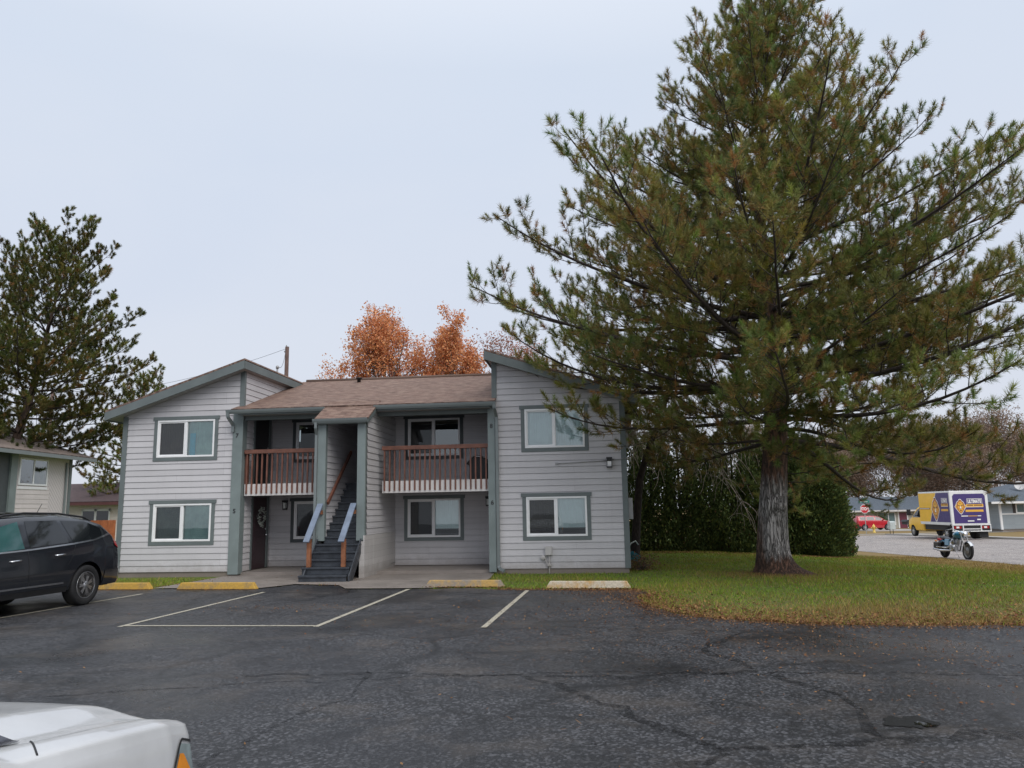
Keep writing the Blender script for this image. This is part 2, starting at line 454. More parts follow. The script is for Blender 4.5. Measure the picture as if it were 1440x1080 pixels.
# concrete walkway
bm = bmesh.new()
wk = densify([(-8.3, 18.08), (-5.72, 17.72), (-5.15, 18.5), (-4.05, 18.05), (-3.72, 17.25), (-1.9, 17.05), (-1.0, 17.35), (-.62, 19.0), (-.55, 20.55), (-.3, 22.6), (-7.5, 23.4), (-7.8, 20.95)], 3, .012)
vs = [bm.verts.new((p[0], p[1], .028)) for p in wk]
bm.faces.new(vs); bmesh.ops.triangulate(bm, faces=bm.faces)
me = bpy.data.meshes.new('walkway'); bm.to_mesh(me); bm.free(); me.materials.append(M['concrete'])
if me.polygons[0].normal.z < 0: me.flip_normals()
tag(link('walkway', me), kind='structure')

# painted lines (worn paint)
def line_mat():
    m, nt, b = new_mat('worn_line_paint'); n = N(nt); v = n.coord('Object'); out = nt.nodes['Material Output']
    f = n.noise(v, 9, 5, .75); g = n.noise(v, 55, 3, .8)
    n.link(n.ramp(g, [(.3, (.30, .27, .21)), (.7, (.50, .47, .38))]), b.inputs['Base Color']); b.inputs['Roughness'].default_value = .6
    tr = n('ShaderNodeBsdfTransparent'); mx = n('ShaderNodeMixShader')
    n.link(n.ramp(n.math('ADD', n.math('MULTIPLY', f, .6), n.math('MULTIPLY', g, .5)), [(.40, 0.), (.50, 1.)]), mx.inputs[0])
    n.link(tr.outputs[0], mx.inputs[1]); n.link(b.outputs[0], mx.inputs[2]); n.link(mx.outputs[0], out.inputs[0])
    return m
M['line'] = line_mat()
def strip(a, b, w, z, name, mat, parent):
    a = Vector((*a, z)); b = Vector((*b, z)); d = (b - a).normalized(); r = Vector((-d.y, d.x, 0)) * (w / 2)
    mb = MB(); mb.poly([a - r, b - r, b + r, a + r]); return mb.build(name, mat, parent, fix=False)
for i, (a, b) in enumerate([((-9.3, 10.6), (-8.03, 17.0)), ((-6.06, 12.14), (-5.38, 16.9)), ((-2.97, 11.78), (-2.30, 17.0)), ((-.47, 11.41), (.24, 16.3)), ((-6.02, 12.23), (-3.0, 11.87))]):
    strip(a, b, .085, .0145 + .0006 * i, 'painted_line', M['line'], lot)
# crack-seal strips
def tar_mat():
    m, nt, b = new_mat('tar'); n = N(nt); v = n.coord('Object'); out = nt.nodes['Material Output']
    b.inputs['Base Color'].default_value = (.011, .011, .013, 1); b.inputs['Roughness'].default_value = .45
    f = n.noise(v, 7, 6, .8); tr = n('ShaderNodeBsdfTransparent'); mx = n('ShaderNodeMixShader'); n.link(n.ramp(f, [(.42, 0.), (.62, .8)]), mx.inputs[0])
    n.link(tr.outputs[0], mx.inputs[1]); n.link(b.outputs[0], mx.inputs[2]); n.link(mx.outputs[0], out.inputs[0]); return m
M['tar'] = tar_mat()
def seal(pts, w=.045):
    P = [np.array(p, float) for p in pts]; out = []
    for i in range(len(P) - 1):
        L = np.linalg.norm(P[i + 1] - P[i]); k = max(2, int(L / .22))
        for j in range(k): out.append(P[i] + (P[i + 1] - P[i]) * j / k + rng.normal(0, .05, 2))
    out.append(P[-1])
    mb = MB(); rows = []
    for i, p in enumerate(out):
        d = out[min(i + 1, len(out) - 1)] - out[max(i - 1, 0)]; d /= np.linalg.norm(d) + 1e-9
        ww = w * 1.9 * rng.uniform(.35, 1.5) * (.3 if i in (0, len(out) - 1) else 1); nrm = np.array([-d[1], d[0]]) * ww / 2
        rows.append([(p[0] - nrm[0], p[1] - nrm[1], .0135), (p[0] + nrm[0], p[1] + nrm[1], .0135)])
    mb.grid(rows, False); return mb.build('crack_seal', M['tar'], lot)
seal([(-.1, 4.6), (.7, 5.0), (1.5, 5.6), (2.1, 5.75), (3.6, 5.9), (5.6, 5.7)], .09)
seal([(1.5, 5.6), (.9, 6.6), (.5, 7.6), (.1, 8.2), (-1.2, 8.4), (-3.0, 8.5)], .05)
seal([(2.6, 5.85), (2.9, 7.0), (2.5, 8.2), (2.2, 9.4), (3.0, 10.6)], .05)
seal([(-2.6, 3.9), (-2.2, 5.3), (-1.9, 6.6), (-1.5, 7.6), (-1.6, 8.6)], .03)
seal([(-4.6, 7.6), (-3.0, 8.0), (-1.3, 8.2), (1.0, 8.3), (3.6, 8.0), (6.0, 7.6)], .03)
seal([(.1, 8.2), (1.4, 8.0), (2.5, 8.2)], .06)
# pothole puddle
M['water'] = simple('puddle_water', (.006, .006, .007), .02, var=.1)
def blob(name, cx, cy, r0, z, mat, seed, parent=None, sq=1.35):
    q = random.Random(seed); ph = [q.uniform(0, 6.3) for _ in range(4)]; pts = []
    for k in range(60):
        a = 2 * math.pi * k / 60; r = r0 * (1 + .30 * math.sin(2 * a + ph[0]) + .16 * math.sin(5 * a + ph[1]) + .10 * math.sin(9 * a + ph[2]) + q.uniform(-.06, .06))
        pts.append((cx + r * sq * math.cos(a), cy + r * math.sin(a), z))
    mb = MB()
    for k in range(60): mb.poly([(cx, cy, z), pts[k], pts[(k + 1) % 60]])
    return mb.build(name, mat, parent, merge=True)
M['damp'] = simple('damp_asphalt', (.004, .004, .004), .5, var=.3, scale=30)
blob('damp_patch', 3.02, 6.28, .20, .0150, M['damp'], 3, lot, sq=.75)
tag(blob('puddle', 3.10, 6.20, .055, .0165, M['water'], 5), kind='structure')
# ------------------------------------------------------------------ building kit
def clip_poly(pts, a, b, c):
    """keep a*u + b*z <= c"""
    out = []
    for i in range(len(pts)):
        p, q = pts[i], pts[(i + 1) % len(pts)]
        fp = a * p[0] + b * p[1] - c; fq = a * q[0] + b * q[1] - c
        if fp <= 1e-9: out.append(p)
        if (fp < -1e-9 and fq > 1e-9) or (fp > 1e-9 and fq < -1e-9):
            t = fp / (fp - fq); out.append((p[0] + (q[0] - p[0]) * t, p[1] + (q[1] - p[1]) * t))
    return out

def lap_wall(mb, put, u0, u1, z0, z1, holes=(), top=None, pitch=.163, proud=.016, face=1):
    """clapboard wall. put(u, d, z) -> point, d outward; top=(a,b,c) clips a*u+b*z<=c"""
    zs = z0; k = 0
    def emit(poly, za, zb):
        if len(poly) < 3: return
        P = [put(u, .002 + proud * (1 - (z - za) / (zb - za)), z) for u, z in poly]
        mb.poly(P if face > 0 else P[::-1])
    while zs < z1 - 1e-6:
        ze = min(zs + pitch, z1)
        cuts = sorted({zs, ze} | {h[2] for h in holes if zs < h[2] < ze} | {h[3] for h in holes if zs < h[3] < ze})
        for ca, cb in zip(cuts[:-1], cuts[1:]):
            segs = [(u0, u1)]
            for h in holes:
                if h[2] <= ca + 1e-6 and h[3] >= cb - 1e-6:
                    ns = []
                    for a, b in segs:
                        if h[1] <= a or h[0] >= b: ns.append((a, b)); continue
                        if h[0] > a: ns.append((a, h[0]))
                        if h[1] < b: ns.append((h[1], b))
                    segs = ns
            for a, b in segs:
                gp = .007 if cb == ze else 0.
                poly = [(a, ca), (b, ca), (b, cb - gp), (a, cb - gp)]
                if top: poly = clip_poly(poly, *top)
                emit(poly, zs, zs + pitch)
                if gp:                                          # shadow gap under the next board
                    poly = [(a, cb - gp), (b, cb - gp), (b, cb), (a, cb)]
                    if top: poly = clip_poly(poly, *top)
                    if len(poly) > 2:
                        P = [put(u, -.014, z) for u, z in poly]; mb.poly(P if face > 0 else P[::-1])
                        P = [put(a, -.014, cb - gp), put(b, -.014, cb - gp), put(b, .003, cb - gp), put(a, .003, cb - gp)]
                        if not top or max(top[0] * a, top[0] * b) + top[1] * (cb - gp) < top[2]: mb.poly(P)
                if ca == zs:                                    # under-lip of the board
                    e = [(a, zs), (b, zs)]
                    if top:
                        fa = top[0] * a + top[1] * zs - top[2]; fb = top[0] * b + top[1] * zs - top[2]
                        if fa > 0 and fb > 0: continue
                        if fa > 0: e[0] = (a + (b - a) * fa / (fa - fb), zs)
                        if fb > 0: e[1] = (a + (b - a) * fa / (fa - fb), zs)
                    P = [put(e[0][0], -.014, zs), put(e[1][0], -.014, zs), put(e[1][0], .002 + proud, zs), put(e[0][0], .002 + proud, zs)]
                    mb.poly(P if face > 0 else P[::-1])
        zs = ze

def window(parent, u0, u1, z0, z1, v, left, right, trim=.10, trim_mat='trim', label=None, screen_left=True, drop=0., cloth=None):
    """sliding window in a wall facing -v; u0..z1 is the outside of the white frame"""
    f = MB(); t = .05
    for a, b, c, d in ((u0, u1, z0, z0 + t), (u0, u1, z1 - t, z1), (u0, u0 + t, z0 + t, z1 - t), (u1 - t, u1, z0 + t, z1 - t)):
        f.box(a, b, v - .035, v + .07, c, d)
    um = (u0 + u1) / 2
    f.box(um - .03, um + .03, v - .02, v + .065, z0 + t, z1 - t)
    w = f.build('window', M['white_vinyl'], parent, bevel=.006)
    if label: w['label'] = label
    s = MB(); q = .032; a0, a1 = u0 + t, um - .03                    # the sliding sash on the left
    for a, b, c, d in ((a0, a1, z0 + t, z0 + t + q), (a0, a1, z1 - t - q, z1 - t), (a0, a0 + q, z0 + t + q, z1 - t - q), (a1 - q, a1, z0 + t + q, z1 - t - q)):
        s.box(a, b, v - .012, v + .03, c, d)
    s.build('sash', M['white_vinyl'], w)
    for a, b, dv in ((a0 + q, a1 - q, .012), (um + .03, u1 - t, .03)):
        p = MB(); p.poly([(a, v + dv, z0 + t), (b, v + dv, z0 + t), (b, v + dv, z1 - t), (a, v + dv, z1 - t)]); p.build('pane', M['glass'], w)
    if screen_left:
        p = MB(); p.poly([(a0 + q, v + .002, z0 + t), (a1 - q, v + .002, z0 + t), (a1 - q, v + .002, z1 - t), (a0 + q, v + .002, z1 - t)]); p.build('insect_screen', M['screen'], w)
    for a, b, mt in ((u0 + .02, um, left), (um, u1 - .02, right)):
        if not mt: continue
        p = MB(); rows = []; nn = 40
        for zz in (z0 + t + drop * (z1 - z0), z1 - t):
            rows.append([(a + (b - a) * i / nn, v + .095 + .006 * math.sin(i * 1.9) + .004 * math.sin(i * .7), zz) for i in range(nn + 1)])
        p.grid(rows); p.build('curtain', M[mt], w)
    if cloth:
        p = MB(); p.box(um + cloth[0], um + cloth[1], v + .072, v + .080, z0 + t, z0 + t + cloth[2]); p.build('hanging_cloth', M['turquoise'], w)
    if trim:
        m = MB(); e = .035
        m.box(u0 - trim, u1 + trim, v - .03, v + .01, z0 - trim, z0 - .001); m.box(u0 - trim - e, u1 + trim + e, v - .042, v + .01, z1 + .001, z1 + trim)
        m.box(u0 - trim, u0 - .001, v - .03, v + .01, z0 - .001, z1 + .001); m.box(u1 + .001, u1 + trim, v - .03, v + .01, z0 - .001, z1 + .001)
        m.build('window_trim', M[trim_mat], w, bevel=.004)
    return w

def uv_roof(mb_pts, name, mat, parent, thick=.04, uvdir=None):
    """a thick roof plane from 4 points (eave a, eave b, ridge b, ridge a), uv in metres"""
    a, b, c, d = [Vector(p) for p in mb_pts]
    nrm = (b - a).cross(d - a).normalized()
    if nrm.z < 0: nrm = -nrm
    bm = bmesh.new(); uvl = bm.loops.layers.uv.new('UVMap')
    top = [bm.verts.new(p) for p in (a, b, c, d)]; bot = [bm.verts.new(p - nrm * thick) for p in (a, b, c, d)]
    f = [bm.faces.new(top), bm.faces.new(bot[::-1])] + [bm.faces.new((top[i], bot[i], bot[(i + 1) % 4], top[(i + 1) % 4])) for i in range(4)]
    ex = (b - a).normalized(); ey = nrm.cross(ex)
    bm.normal_update(); bmesh.ops.recalc_face_normals(bm, faces=bm.faces)
    for fc in bm.faces:
        for l in fc.loops:
            q = l.vert.co - a; l[uvl].uv = (q.dot(ex), q.dot(ey))
    me = bpy.data.meshes.new(name); bm.to_mesh(me); bm.free(); me.materials.append(mat)
    return link(name, me, parent)

def text_mesh(txt, size, name, mat, parent, loc, rot, extrude=.004, align='CENTER', sx=1., bold=0.):
    cu = bpy.data.curves.new('lettering', 'FONT'); cu.body = txt; cu.size = size; cu.extrude = extrude; cu.offset = bold
    cu.align_x = align; cu.align_y = 'CENTER'
    t = bpy.data.objects.new('lettering', cu); col.objects.link(t)
    dg = bpy.context.evaluated_depsgraph_get(); me = bpy.data.meshes.new_from_object(t.evaluated_get(dg))
    bpy.data.objects.remove(t); bpy.data.curves.remove(cu)
    me.name = name; me.materials.clear(); me.materials.append(mat)
    o = link(name, me, parent); o.location = loc; o.rotation_euler = rot; o.scale = (sx, 1, 1)
    return o

# ------------------------------------------------------------------ the apartment building
A = empty('apartment_building', (2.923, 20.113, 0), R(-6), 'two storey grey clapboard apartment building with green trim and an open stair in the middle', 'building')
UL0, UL1, UR0 = -13.95, -10.47, -3.46       # wings: UL0..UL1 and UR0..0
DEPTH, RB = 8.8, 2.0                        # depth of the block, depth of the recess
ZF = .10
SL = .333                                   # pitch of the wing roofs
def zr(u): return 5.60 - SL * (u - UR0)     # top of the right wing's wall
def zl(u): return 5.60 - SL * (UL1 - u)
winL = (-12.95, -11.27); winR = (-2.62, -1.04)
ZU = (3.25, 4.29); ZD = (.95, 1.97)
hole = lambda w, z: (w[0], w[1], z[0], z[1])
front = lambda u, d, z: (u, -d, z)
# walls
mb = MB(); lap_wall(mb, front, UR0, 0, ZF + .04, 6, [hole(winR, ZU), hole(winR, ZD)], (SL, 1, 5.60 + SL * UR0)); mb.build('wall', M['siding'], A)
mb = MB(); lap_wall(mb, front, UL0, UL1, ZF + .04, 6, [hole(winL, ZU), hole(winL, ZD)], (-SL, 1, 5.60 - SL * UL1)); mb.build('wall', M['siding'], A)
# outer side walls and back
mb = MB(); lap_wall(mb, lambda y, d, z: (d, y, z), 0, DEPTH, ZF + .04, zr(0)); mb.build('wall', M['siding'], A)
mb = MB(); lap_wall(mb, lambda y, d, z: (UL0 - d, y, z), 0, DEPTH, ZF + .04, zl(UL0), face=-1); mb.build('wall', M['siding'], A)
# wing side walls facing the middle: recess part with doors, and the gable part above the middle roof
DO = (.78, 1.72)                             # door opening along v
for nm, u, sgn in (('L', UL1, 1), ('R', UR0, -1)):
    for z0, z1 in ((ZF, 2.15), (2.46, 4.5)):
        mb = MB(); lap_wall(mb, lambda y, d, z: (u + sgn * d, y, z), .0, RB, z0 + .02, z1, [(DO[0], DO[1], z0, z0 + 2.03)], face=sgn); mb.build('wall', M['siding'], A)
    mb = MB(); lap_wall(mb, lambda y, d, z: (u + sgn * d, y, z), 0, DEPTH, 4.5, 5.60, face=sgn); mb.build('wall', M['siding'], A)
# back wall of the recess, both floors, with openings
bwL, bwR = (-9.72, -8.25), (-6.28, -4.72)
ZBD = (.90, 2.0); ZBU = (3.25, 4.36)
put = lambda u, d, z: (u, RB - d, z)
for z0, z1, wz in ((ZF, 2.17, ZBD), (2.46, 4.62, ZBU)):
    mb = MB(); lap_wall(mb, put, UL1, UR0, z0 + .02, z1, [hole(bwL, wz), hole(bwR, wz)]); mb.build('wall', M['siding'], A)
mb = MB(); mb.box(UL0 + .02, -.02, DEPTH - .1, DEPTH, 0, 4.4); mb.build('wall', M['siding'], A)
# foundation and floors
mb = MB()
mb.box(UR0 + .02, -.012, .012, DEPTH - .02, -.5, ZF + .05); mb.box(UL0 + .012, UL1 - .02, .012, DEPTH - .02, -.5, ZF + .05); mb.box(UL1 - .02, UR0 + .02, RB + .01, DEPTH - .02, -.5, ZF + .05)
mb.build('foundation', M['foundation'], A)
mb = MB(); mb.box(UL1, UR0, .15, RB, -.2, ZF); mb.build('porch_slab', M['concrete'], A)
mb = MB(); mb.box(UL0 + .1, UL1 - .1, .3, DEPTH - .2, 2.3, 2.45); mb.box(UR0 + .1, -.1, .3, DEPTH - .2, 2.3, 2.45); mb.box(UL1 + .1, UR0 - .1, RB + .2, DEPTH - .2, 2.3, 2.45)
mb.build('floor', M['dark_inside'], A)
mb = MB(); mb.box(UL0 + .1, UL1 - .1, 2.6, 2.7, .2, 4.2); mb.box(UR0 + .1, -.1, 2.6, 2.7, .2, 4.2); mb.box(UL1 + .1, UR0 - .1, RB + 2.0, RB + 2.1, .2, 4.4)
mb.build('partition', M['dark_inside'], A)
# corner boards
def board(u0, u1, v0, v1, z0, z1, mat='trim', name='corner_board'):
    m = MB(); m.box(u0, u1, v0, v1, z0, z1); return m.build(name, M[mat], A, bevel=.004)
board(-.11, .032, -.034, .08, ZF + .03, zr(0) - .02)
board(UL0 - .032, UL0 + .11, -.034, .08, ZF + .03, zl(UL0) - .02)
board(UR0 - .034, UR0 + .10, -.036, .06, 4.62, 5.62); board(UL1 - .10, UL1 + .034, -.036, .06, 4.62, 5.62)
# posts at the recess with their house numbers
pL = board(UL1 - .26, UL1 + .03, -.05, .22, .06, 4.42, 'post', 'post'); pR = board(UR0 - .15, UR0 + .045, -.06, .20, .06, 4.42, 'post', 'post')
M['number'] = simple('black_number', (.02, .02, .02), .4)
for txt, u, z, post in (('5', UL1 - .13, 1.74, pL), ('7', UL1 - .13, 3.80, pL), ('6', UR0 - .05, 1.84, pR), ('8', UR0 - .05, 3.86, pR)):
    text_mesh(txt, .16, 'house_number', M['number'], post, (u, -.064 if post is pR else -.054, z), (R(90), 0, 0), bold=.004)
# windows of the wings
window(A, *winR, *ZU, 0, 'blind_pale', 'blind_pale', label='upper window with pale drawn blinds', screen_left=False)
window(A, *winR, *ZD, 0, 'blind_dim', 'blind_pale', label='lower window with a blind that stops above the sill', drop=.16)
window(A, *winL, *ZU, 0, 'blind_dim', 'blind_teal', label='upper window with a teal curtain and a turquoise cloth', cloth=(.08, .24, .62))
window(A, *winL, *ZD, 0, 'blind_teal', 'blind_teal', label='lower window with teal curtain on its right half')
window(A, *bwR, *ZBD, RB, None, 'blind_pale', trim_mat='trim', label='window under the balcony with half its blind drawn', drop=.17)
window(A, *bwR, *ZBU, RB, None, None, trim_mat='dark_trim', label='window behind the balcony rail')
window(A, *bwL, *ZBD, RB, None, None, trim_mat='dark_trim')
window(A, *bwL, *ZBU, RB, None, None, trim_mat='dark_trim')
# doors in the wing side walls
for u, sgn in ((UL1, 1), (UR0, -1)):
    for z0, mt in ((ZF, 'door_maroon'), (2.46, 'door_dark')):
        m = MB(); m.box(u - .05, u + .01, DO[0], DO[1], z0 + .02, z0 + 2.03)
        if mt == 'door_maroon':
            for a, b in ((.2, .9), (1.1, 1.85)): m.box(u + sgn * .008 - .004, u + sgn * .008 + .006, DO[0] + .14, DO[1] - .14, z0 + a, z0 + b)
        d = m.build('door', M[mt], A, bevel=.004)
        fr = MB()
        fr.box(u - .02, u + .02 * 1 + .012, DO[0] - .10, DO[0] - .001, z0 + .02, z0 + 2.03); fr.box(u - .02, u + .032, DO[1] + .001, DO[1] + .13, z0 + .02, z0 + 2.03); fr.box(u - .02, u + .034, DO[0] - .10, DO[1] + .13, z0 + 2.032, z0 + 2.12)
        if sgn < 0:
            for q in range(len(fr.v)): fr.v[q] = (2 * u - fr.v[q][0], fr.v[q][1], fr.v[q][2])
        fr.build('door_frame', M['trim'], d, fix=True)
        h = MB(); h.tube([(u + sgn * .01, DO[1] - .07, z0 + .95), (u + sgn * .07, DO[1] - .07, z0 + .95)], [.02, .03], 10); h.build('door_handle', M['chrome'], d); h = MB(); h.tube([(u + sgn * .01, DO[1] - .07, z0 + 1.12), (u + sgn * .03, DO[1] - .07, z0 + 1.12)], .028, 10)
        h.build('deadbolt', M['chrome'], d)
# roofs of the wings
ov = .40
zt = .22
def wing_roof(ua, ub, za, zb):
    return uv_roof([(ua, -ov, za), (ua, DEPTH + .4, za), (ub, DEPTH + .4, zb), (ub, -ov, zb)], 'roof', M['shingle'], A, .05)
hu, lu = UR0 - .17, .36
wing_roof(lu, hu, zr(lu) + zt + .03, zr(hu) + zt + .03)
hl, ll = UL1 + .17, UL0 - .36
wing_roof(ll, hl, zl(ll) + zt + .03, zl(hl) + zt + .03)
for f, ua, ub in ((zr, hu, lu), (zl, ll, hl)):
    for v0, v1 in ((-ov - .012, -ov + .028), (DEPTH + .36, DEPTH + .41)):                                   # sloping fascia boards front and back
        m = MB(); m.prism([(ua, f(ua) + zt - .03), (ub, f(ub) + zt - .03), (ub, f(ub) - .035), (ua, f(ua) - .035)], 1, v0, v1); m.build('fascia', M['trim'], A, fix=True)
    for u in (ua, ub):                                             # level fascia along the eaves
        m = MB(); w = .015; m.box(u - w, u + w, -ov + .03, DEPTH + .355, f(u) - .035, f(u) + zt - .04); m.build('fascia', M['trim'], A)
    m = MB(); m.poly([(ua + .02, -ov + .03, f(ua) - .0), (ub - .02, -ov + .03, f(ub) - .0), (ub - .02, DEPTH + .35, f(ub)), (ua + .02, DEPTH + .35, f(ua))]); m.build('soffit', M['soffit'], A)
# middle roof
ve, vr, ze, zd = -.42, 4.4, 4.50, 6.02
uv_roof([(UL1 - .16, ve, ze), (UR0 + .09, ve, ze), (UR0 + .02, vr, zd), (UL1 - .02, vr, zd)], 'roof', M['shingle'], A, .04)
uv_roof([(UR0, DEPTH + .4, ze), (UL1, DEPTH + .4, ze), (UL1, vr, zd), (UR0, vr, zd)], 'roof', M['shingle'], A, .04)
m = MB(); m.tube([(UL1 + .1, vr, zd + .012), (UR0 - .1, vr, zd + .012)], .06, 8); m.build('ridge_cap', M['shingle'], A)
m = MB(); m.lathe([(.06, 0), (.06, .12), (.11, .13), (.11, .17), (0, .19)], 10, Matrix.Translation((-8.4, 3.9, zd - .18))); m.build('roof_vent', M['black_metal'], A)
def gutter(u0, u1, v, z, name='gutter'):
    m = MB(); prof = [(v + .0, z - .1), (v - .055, z - .1), (v - .085, z - .05), (v - .1, z), (v - .088, z + .004), (v - .05, z - .08), (v + .0, z - .08)]
    m.prism(prof, 0, u0, u1); return m.build(name, M['gutter'], A, fix=True)
gutter(UL1 - .28, -7.97, ve + .03, ze - .035); gutter(-6.62, UR0 + .12, ve + .03, ze - .035)
m = MB(); m.box(UL1 + .03, UR0 - .05, ve + .035, ve + .06, ze - .17, ze - .05); m.build('fascia', M['trim'], A)
m = MB(); m.box(UL1 + .035, UR0 - .06, ve + .065, .16, ze - .16, ze - .14); m.build('soffit', M['soffit'], A)
m = MB(); m.box(UL1 + .04, UR0 - .16, .02, .14, ze - .27, ze - .163); m.build('beam', M['trim'], A)
m = MB(); m.box(UL1 + .03, UR0 - .03, .165, RB, 4.44, 4.46); m.build('porch_ceiling', M['soffit'], A)
# downspouts
def spout(name, pts, r=.036):
    m = MB()
    for a, b in zip(pts[:-1], pts[1:]): m.bar(a, b, r * 2.1, r * 1.7, (0, 1, 0))
    return m.build(name, M['gutter'], A)
spout('downspout', [(UR0 + .09, -.48, 4.40), (UR0 + .09, -.46, 4.30), (UR0 + .10, -.10, 4.12), (UR0 + .10, -.07, .22), (UR0 + .12, -.10, .16), (UR0 + .26, -.22, .10)])
spout('downspout', [(UL1 - .22, -.48, 4.40), (UL1 - .22, -.46, 4.28), (UL1 - .24, -.09, 4.10), (UL1 - .24, -.09, 3.9)])
# balconies
def balcony(u0, u1, nb):
    m = MB(); m.box(u0, u1, .10, .135, 2.15, 2.47)
    b = m.build('balcony', M['white_board'], A, bevel=.003)
    m = MB(); m.box(u0, u1, .14, RB - .02, 2.38, 2.45); m.build('deck', M['dark_trim'], b)
    m = MB(); m.box(u0, u1, .14, RB - .02, 2.16, 2.18); m.build('deck_soffit', M['soffit'], b)
    m = MB(); m.box(u0, u1, .03, .14, 3.30, 3.41); m.build('top_rail', M['brown_rail'], b, bevel=.006)
    for i in range(nb):
        u = u0 + (i + .5) * (u1 - u0) / nb
        m = MB(); j = random.uniform(-.004, .004); m.box(u - .019 + j, u + .019 + j, .060, .0985, 2.21 + random.uniform(-.005, .005), 3.2985)
        m.build('baluster', M['brown_rail'], b)
    return b
bl = balcony(UL1 + .06, -7.96, 17); br = balcony(-6.52, UR0 - .155, 21)
m = MB(); m.box(UL1 + .035, UL1 + .12, .145, .23, 2.47, 3.41); m.build('rail_post', M['brown_rail'], bl)
# stair enclosure
SU0, SU1, SV = -7.93, -6.66, -1.02           # outside faces and front
pw = .215
for u0, u1 in ((SU0, SU0 + pw), (SU1 - pw, SU1)):
    board(u0, u1, SV, SV + .14, .95, 4.0, 'post', 'post')
zs_e, zs_t = 4.07, 4.52
srise = (zs_t - zs_e) / (.60 + .15)
def zroof(v): return 4.0 + (v - SV) * (.36)
for u, sgn in ((SU1, 1), (SU1 - .16, -1), (SU0, -1), (SU0 + .16, 1)):
    z0 = 1.08 if sgn * (u - (SU0 + SU1) / 2) > .3 else .2
    mb = MB(); lap_wall(mb, lambda y, d, z: (u + sgn * d, y, z), SV + .14, RB, z0, 4.5, [], (-.36, 1, 4.0 - .36 * SV), face=sgn); mb.build('wall', M['siding'], A)
m = MB(); m.box(SU1 - .02, SU1 + .014, SV - .03, RB, .03, 1.075); m.box(SU1 - .02, SU1 + .017, SV + .8, SV + .815, .031, 1.074); m.build('wall_panel', M['siding_panel'], A)
m = MB(); m.box(SU1 - .12, SU1 - .021, SV - .03, SV + .05, .03, .93); m.build('wall_panel', M['siding_panel'], A)
m = MB(); m.box(SU0 + .02, SU0 + .055, SV, RB, .03, 1.08); m.build('wall_panel', M['siding_panel'], A)
board(SU1 - .02, SU1 + .022, RB - .5, RB - .02, .2, .21)
# its little roof
ra, rb = SU0 - .06, SU1 + .10
uv_roof([(ra, SV - .13, zs_e), (rb, SV - .13, zs_e), (rb, -.02, 4.665), (ra, -.02, 4.665)], 'roof', M['shingle'], A, .035)
gutter(ra - .03, rb, SV - .12, zs_e - .02)
m = MB(); m.prism([(SV - .11, zs_e - .045), (-.36, 4.44), (-.36, 4.30), (SV - .11, zs_e - .15)], 0, rb - .035, rb - .005); m.build('fascia', M['trim'], A, fix=True)
m = MB(); m.prism([(SV - .11, zs_e - .045), (-.36, 4.44), (-.36, 4.30), (SV - .11, zs_e - .15)], 0, ra + .005, ra + .035); m.build('fascia', M['trim'], A, fix=True)
m = MB(); m.box(SU0 + .01, SU1 - .01, SV - .1, SV + .02, 3.93, 3.965); m.build('beam', M['trim'], A)
spout('downspout', [(ra + .05, SV - .16, zs_e - .1), (ra + .05, SV - .15, zs_e - .25), (SU0 - .035, SV - .02, zs_e - .4), (SU0 - .035, SV - .02, .4)], .03)
# stairs
NS, RUN, RISE, V0 = 14, .215, 2.46 / 14, -2.03
st = empty('staircase'); st.parent = A
for k in range(NS):
    outside = V0 + k * RUN < SV
    ua, ub = (SU0 - .06, SU1 - .13) if k < 2 else (SU0 + .02, SU1 - .06) if outside else (SU0 + .17, SU1 - .17)
    ya = V0 + k * RUN; z = (k + 1) * RISE
    m = MB(); m.box(ua, ub, ya, ya + RUN + .05, z - .045, z); m.box(ua + .01, ub - .01, ya + .03, ya + .06, z - RISE + .001, z - .046)
    m.build('stair_step', M['stair_paint'], st, bevel=.006)
for u in (SU0 + .03, SU1 - .10):
    m = MB(); m.prism([(V0 + .05, .03), (V0 + .33, .03), (V0 + .62 + RUN * 2, 1.05 - RISE * 2), (SV + .1, 1.0), (SV - .03, 1.0), (V0 + .05, .15)], 0, u, u + .03); m.build('stringer', M['stair_paint'], st, fix=True)
m = MB(); m.box(SU0 + .1, SU1 - .1, 1.05, RB - .03, 2.38, 2.46); m.build('landing', M['stair_paint'], st)
for u in (SU0 + .10, SU1 - .30):
    m = MB(); m.box(u - .05, u + .05, V0 + RUN * 1.2, V0 + RUN * 1.2 + .09, RISE * 2 + .002, 1.02); m.build('rail_post', M['orange_post'], st, bevel=.004)
    a = Vector((u, V0 + .08, .96)); b = Vector((u + .03, SV - .07, 1.88)); 
    m = MB(); m.bar(a, b, .15, .04); m.build('hand_rail', M['rail_sky_sheen'], st, bevel=.004)
    m = MB(); m.box(u - .02, u + .08, SV - .09, SV - .002, 1.62, 1.72); m.build('rail_bracket', M['orange_post'], st)
m = MB(); m.bar((SU0 + .26, SV + .1, 1.90), (SU0 + .26, .95, 3.35), .05, .09); m.build('hand_rail', M['brown_rail'], st)
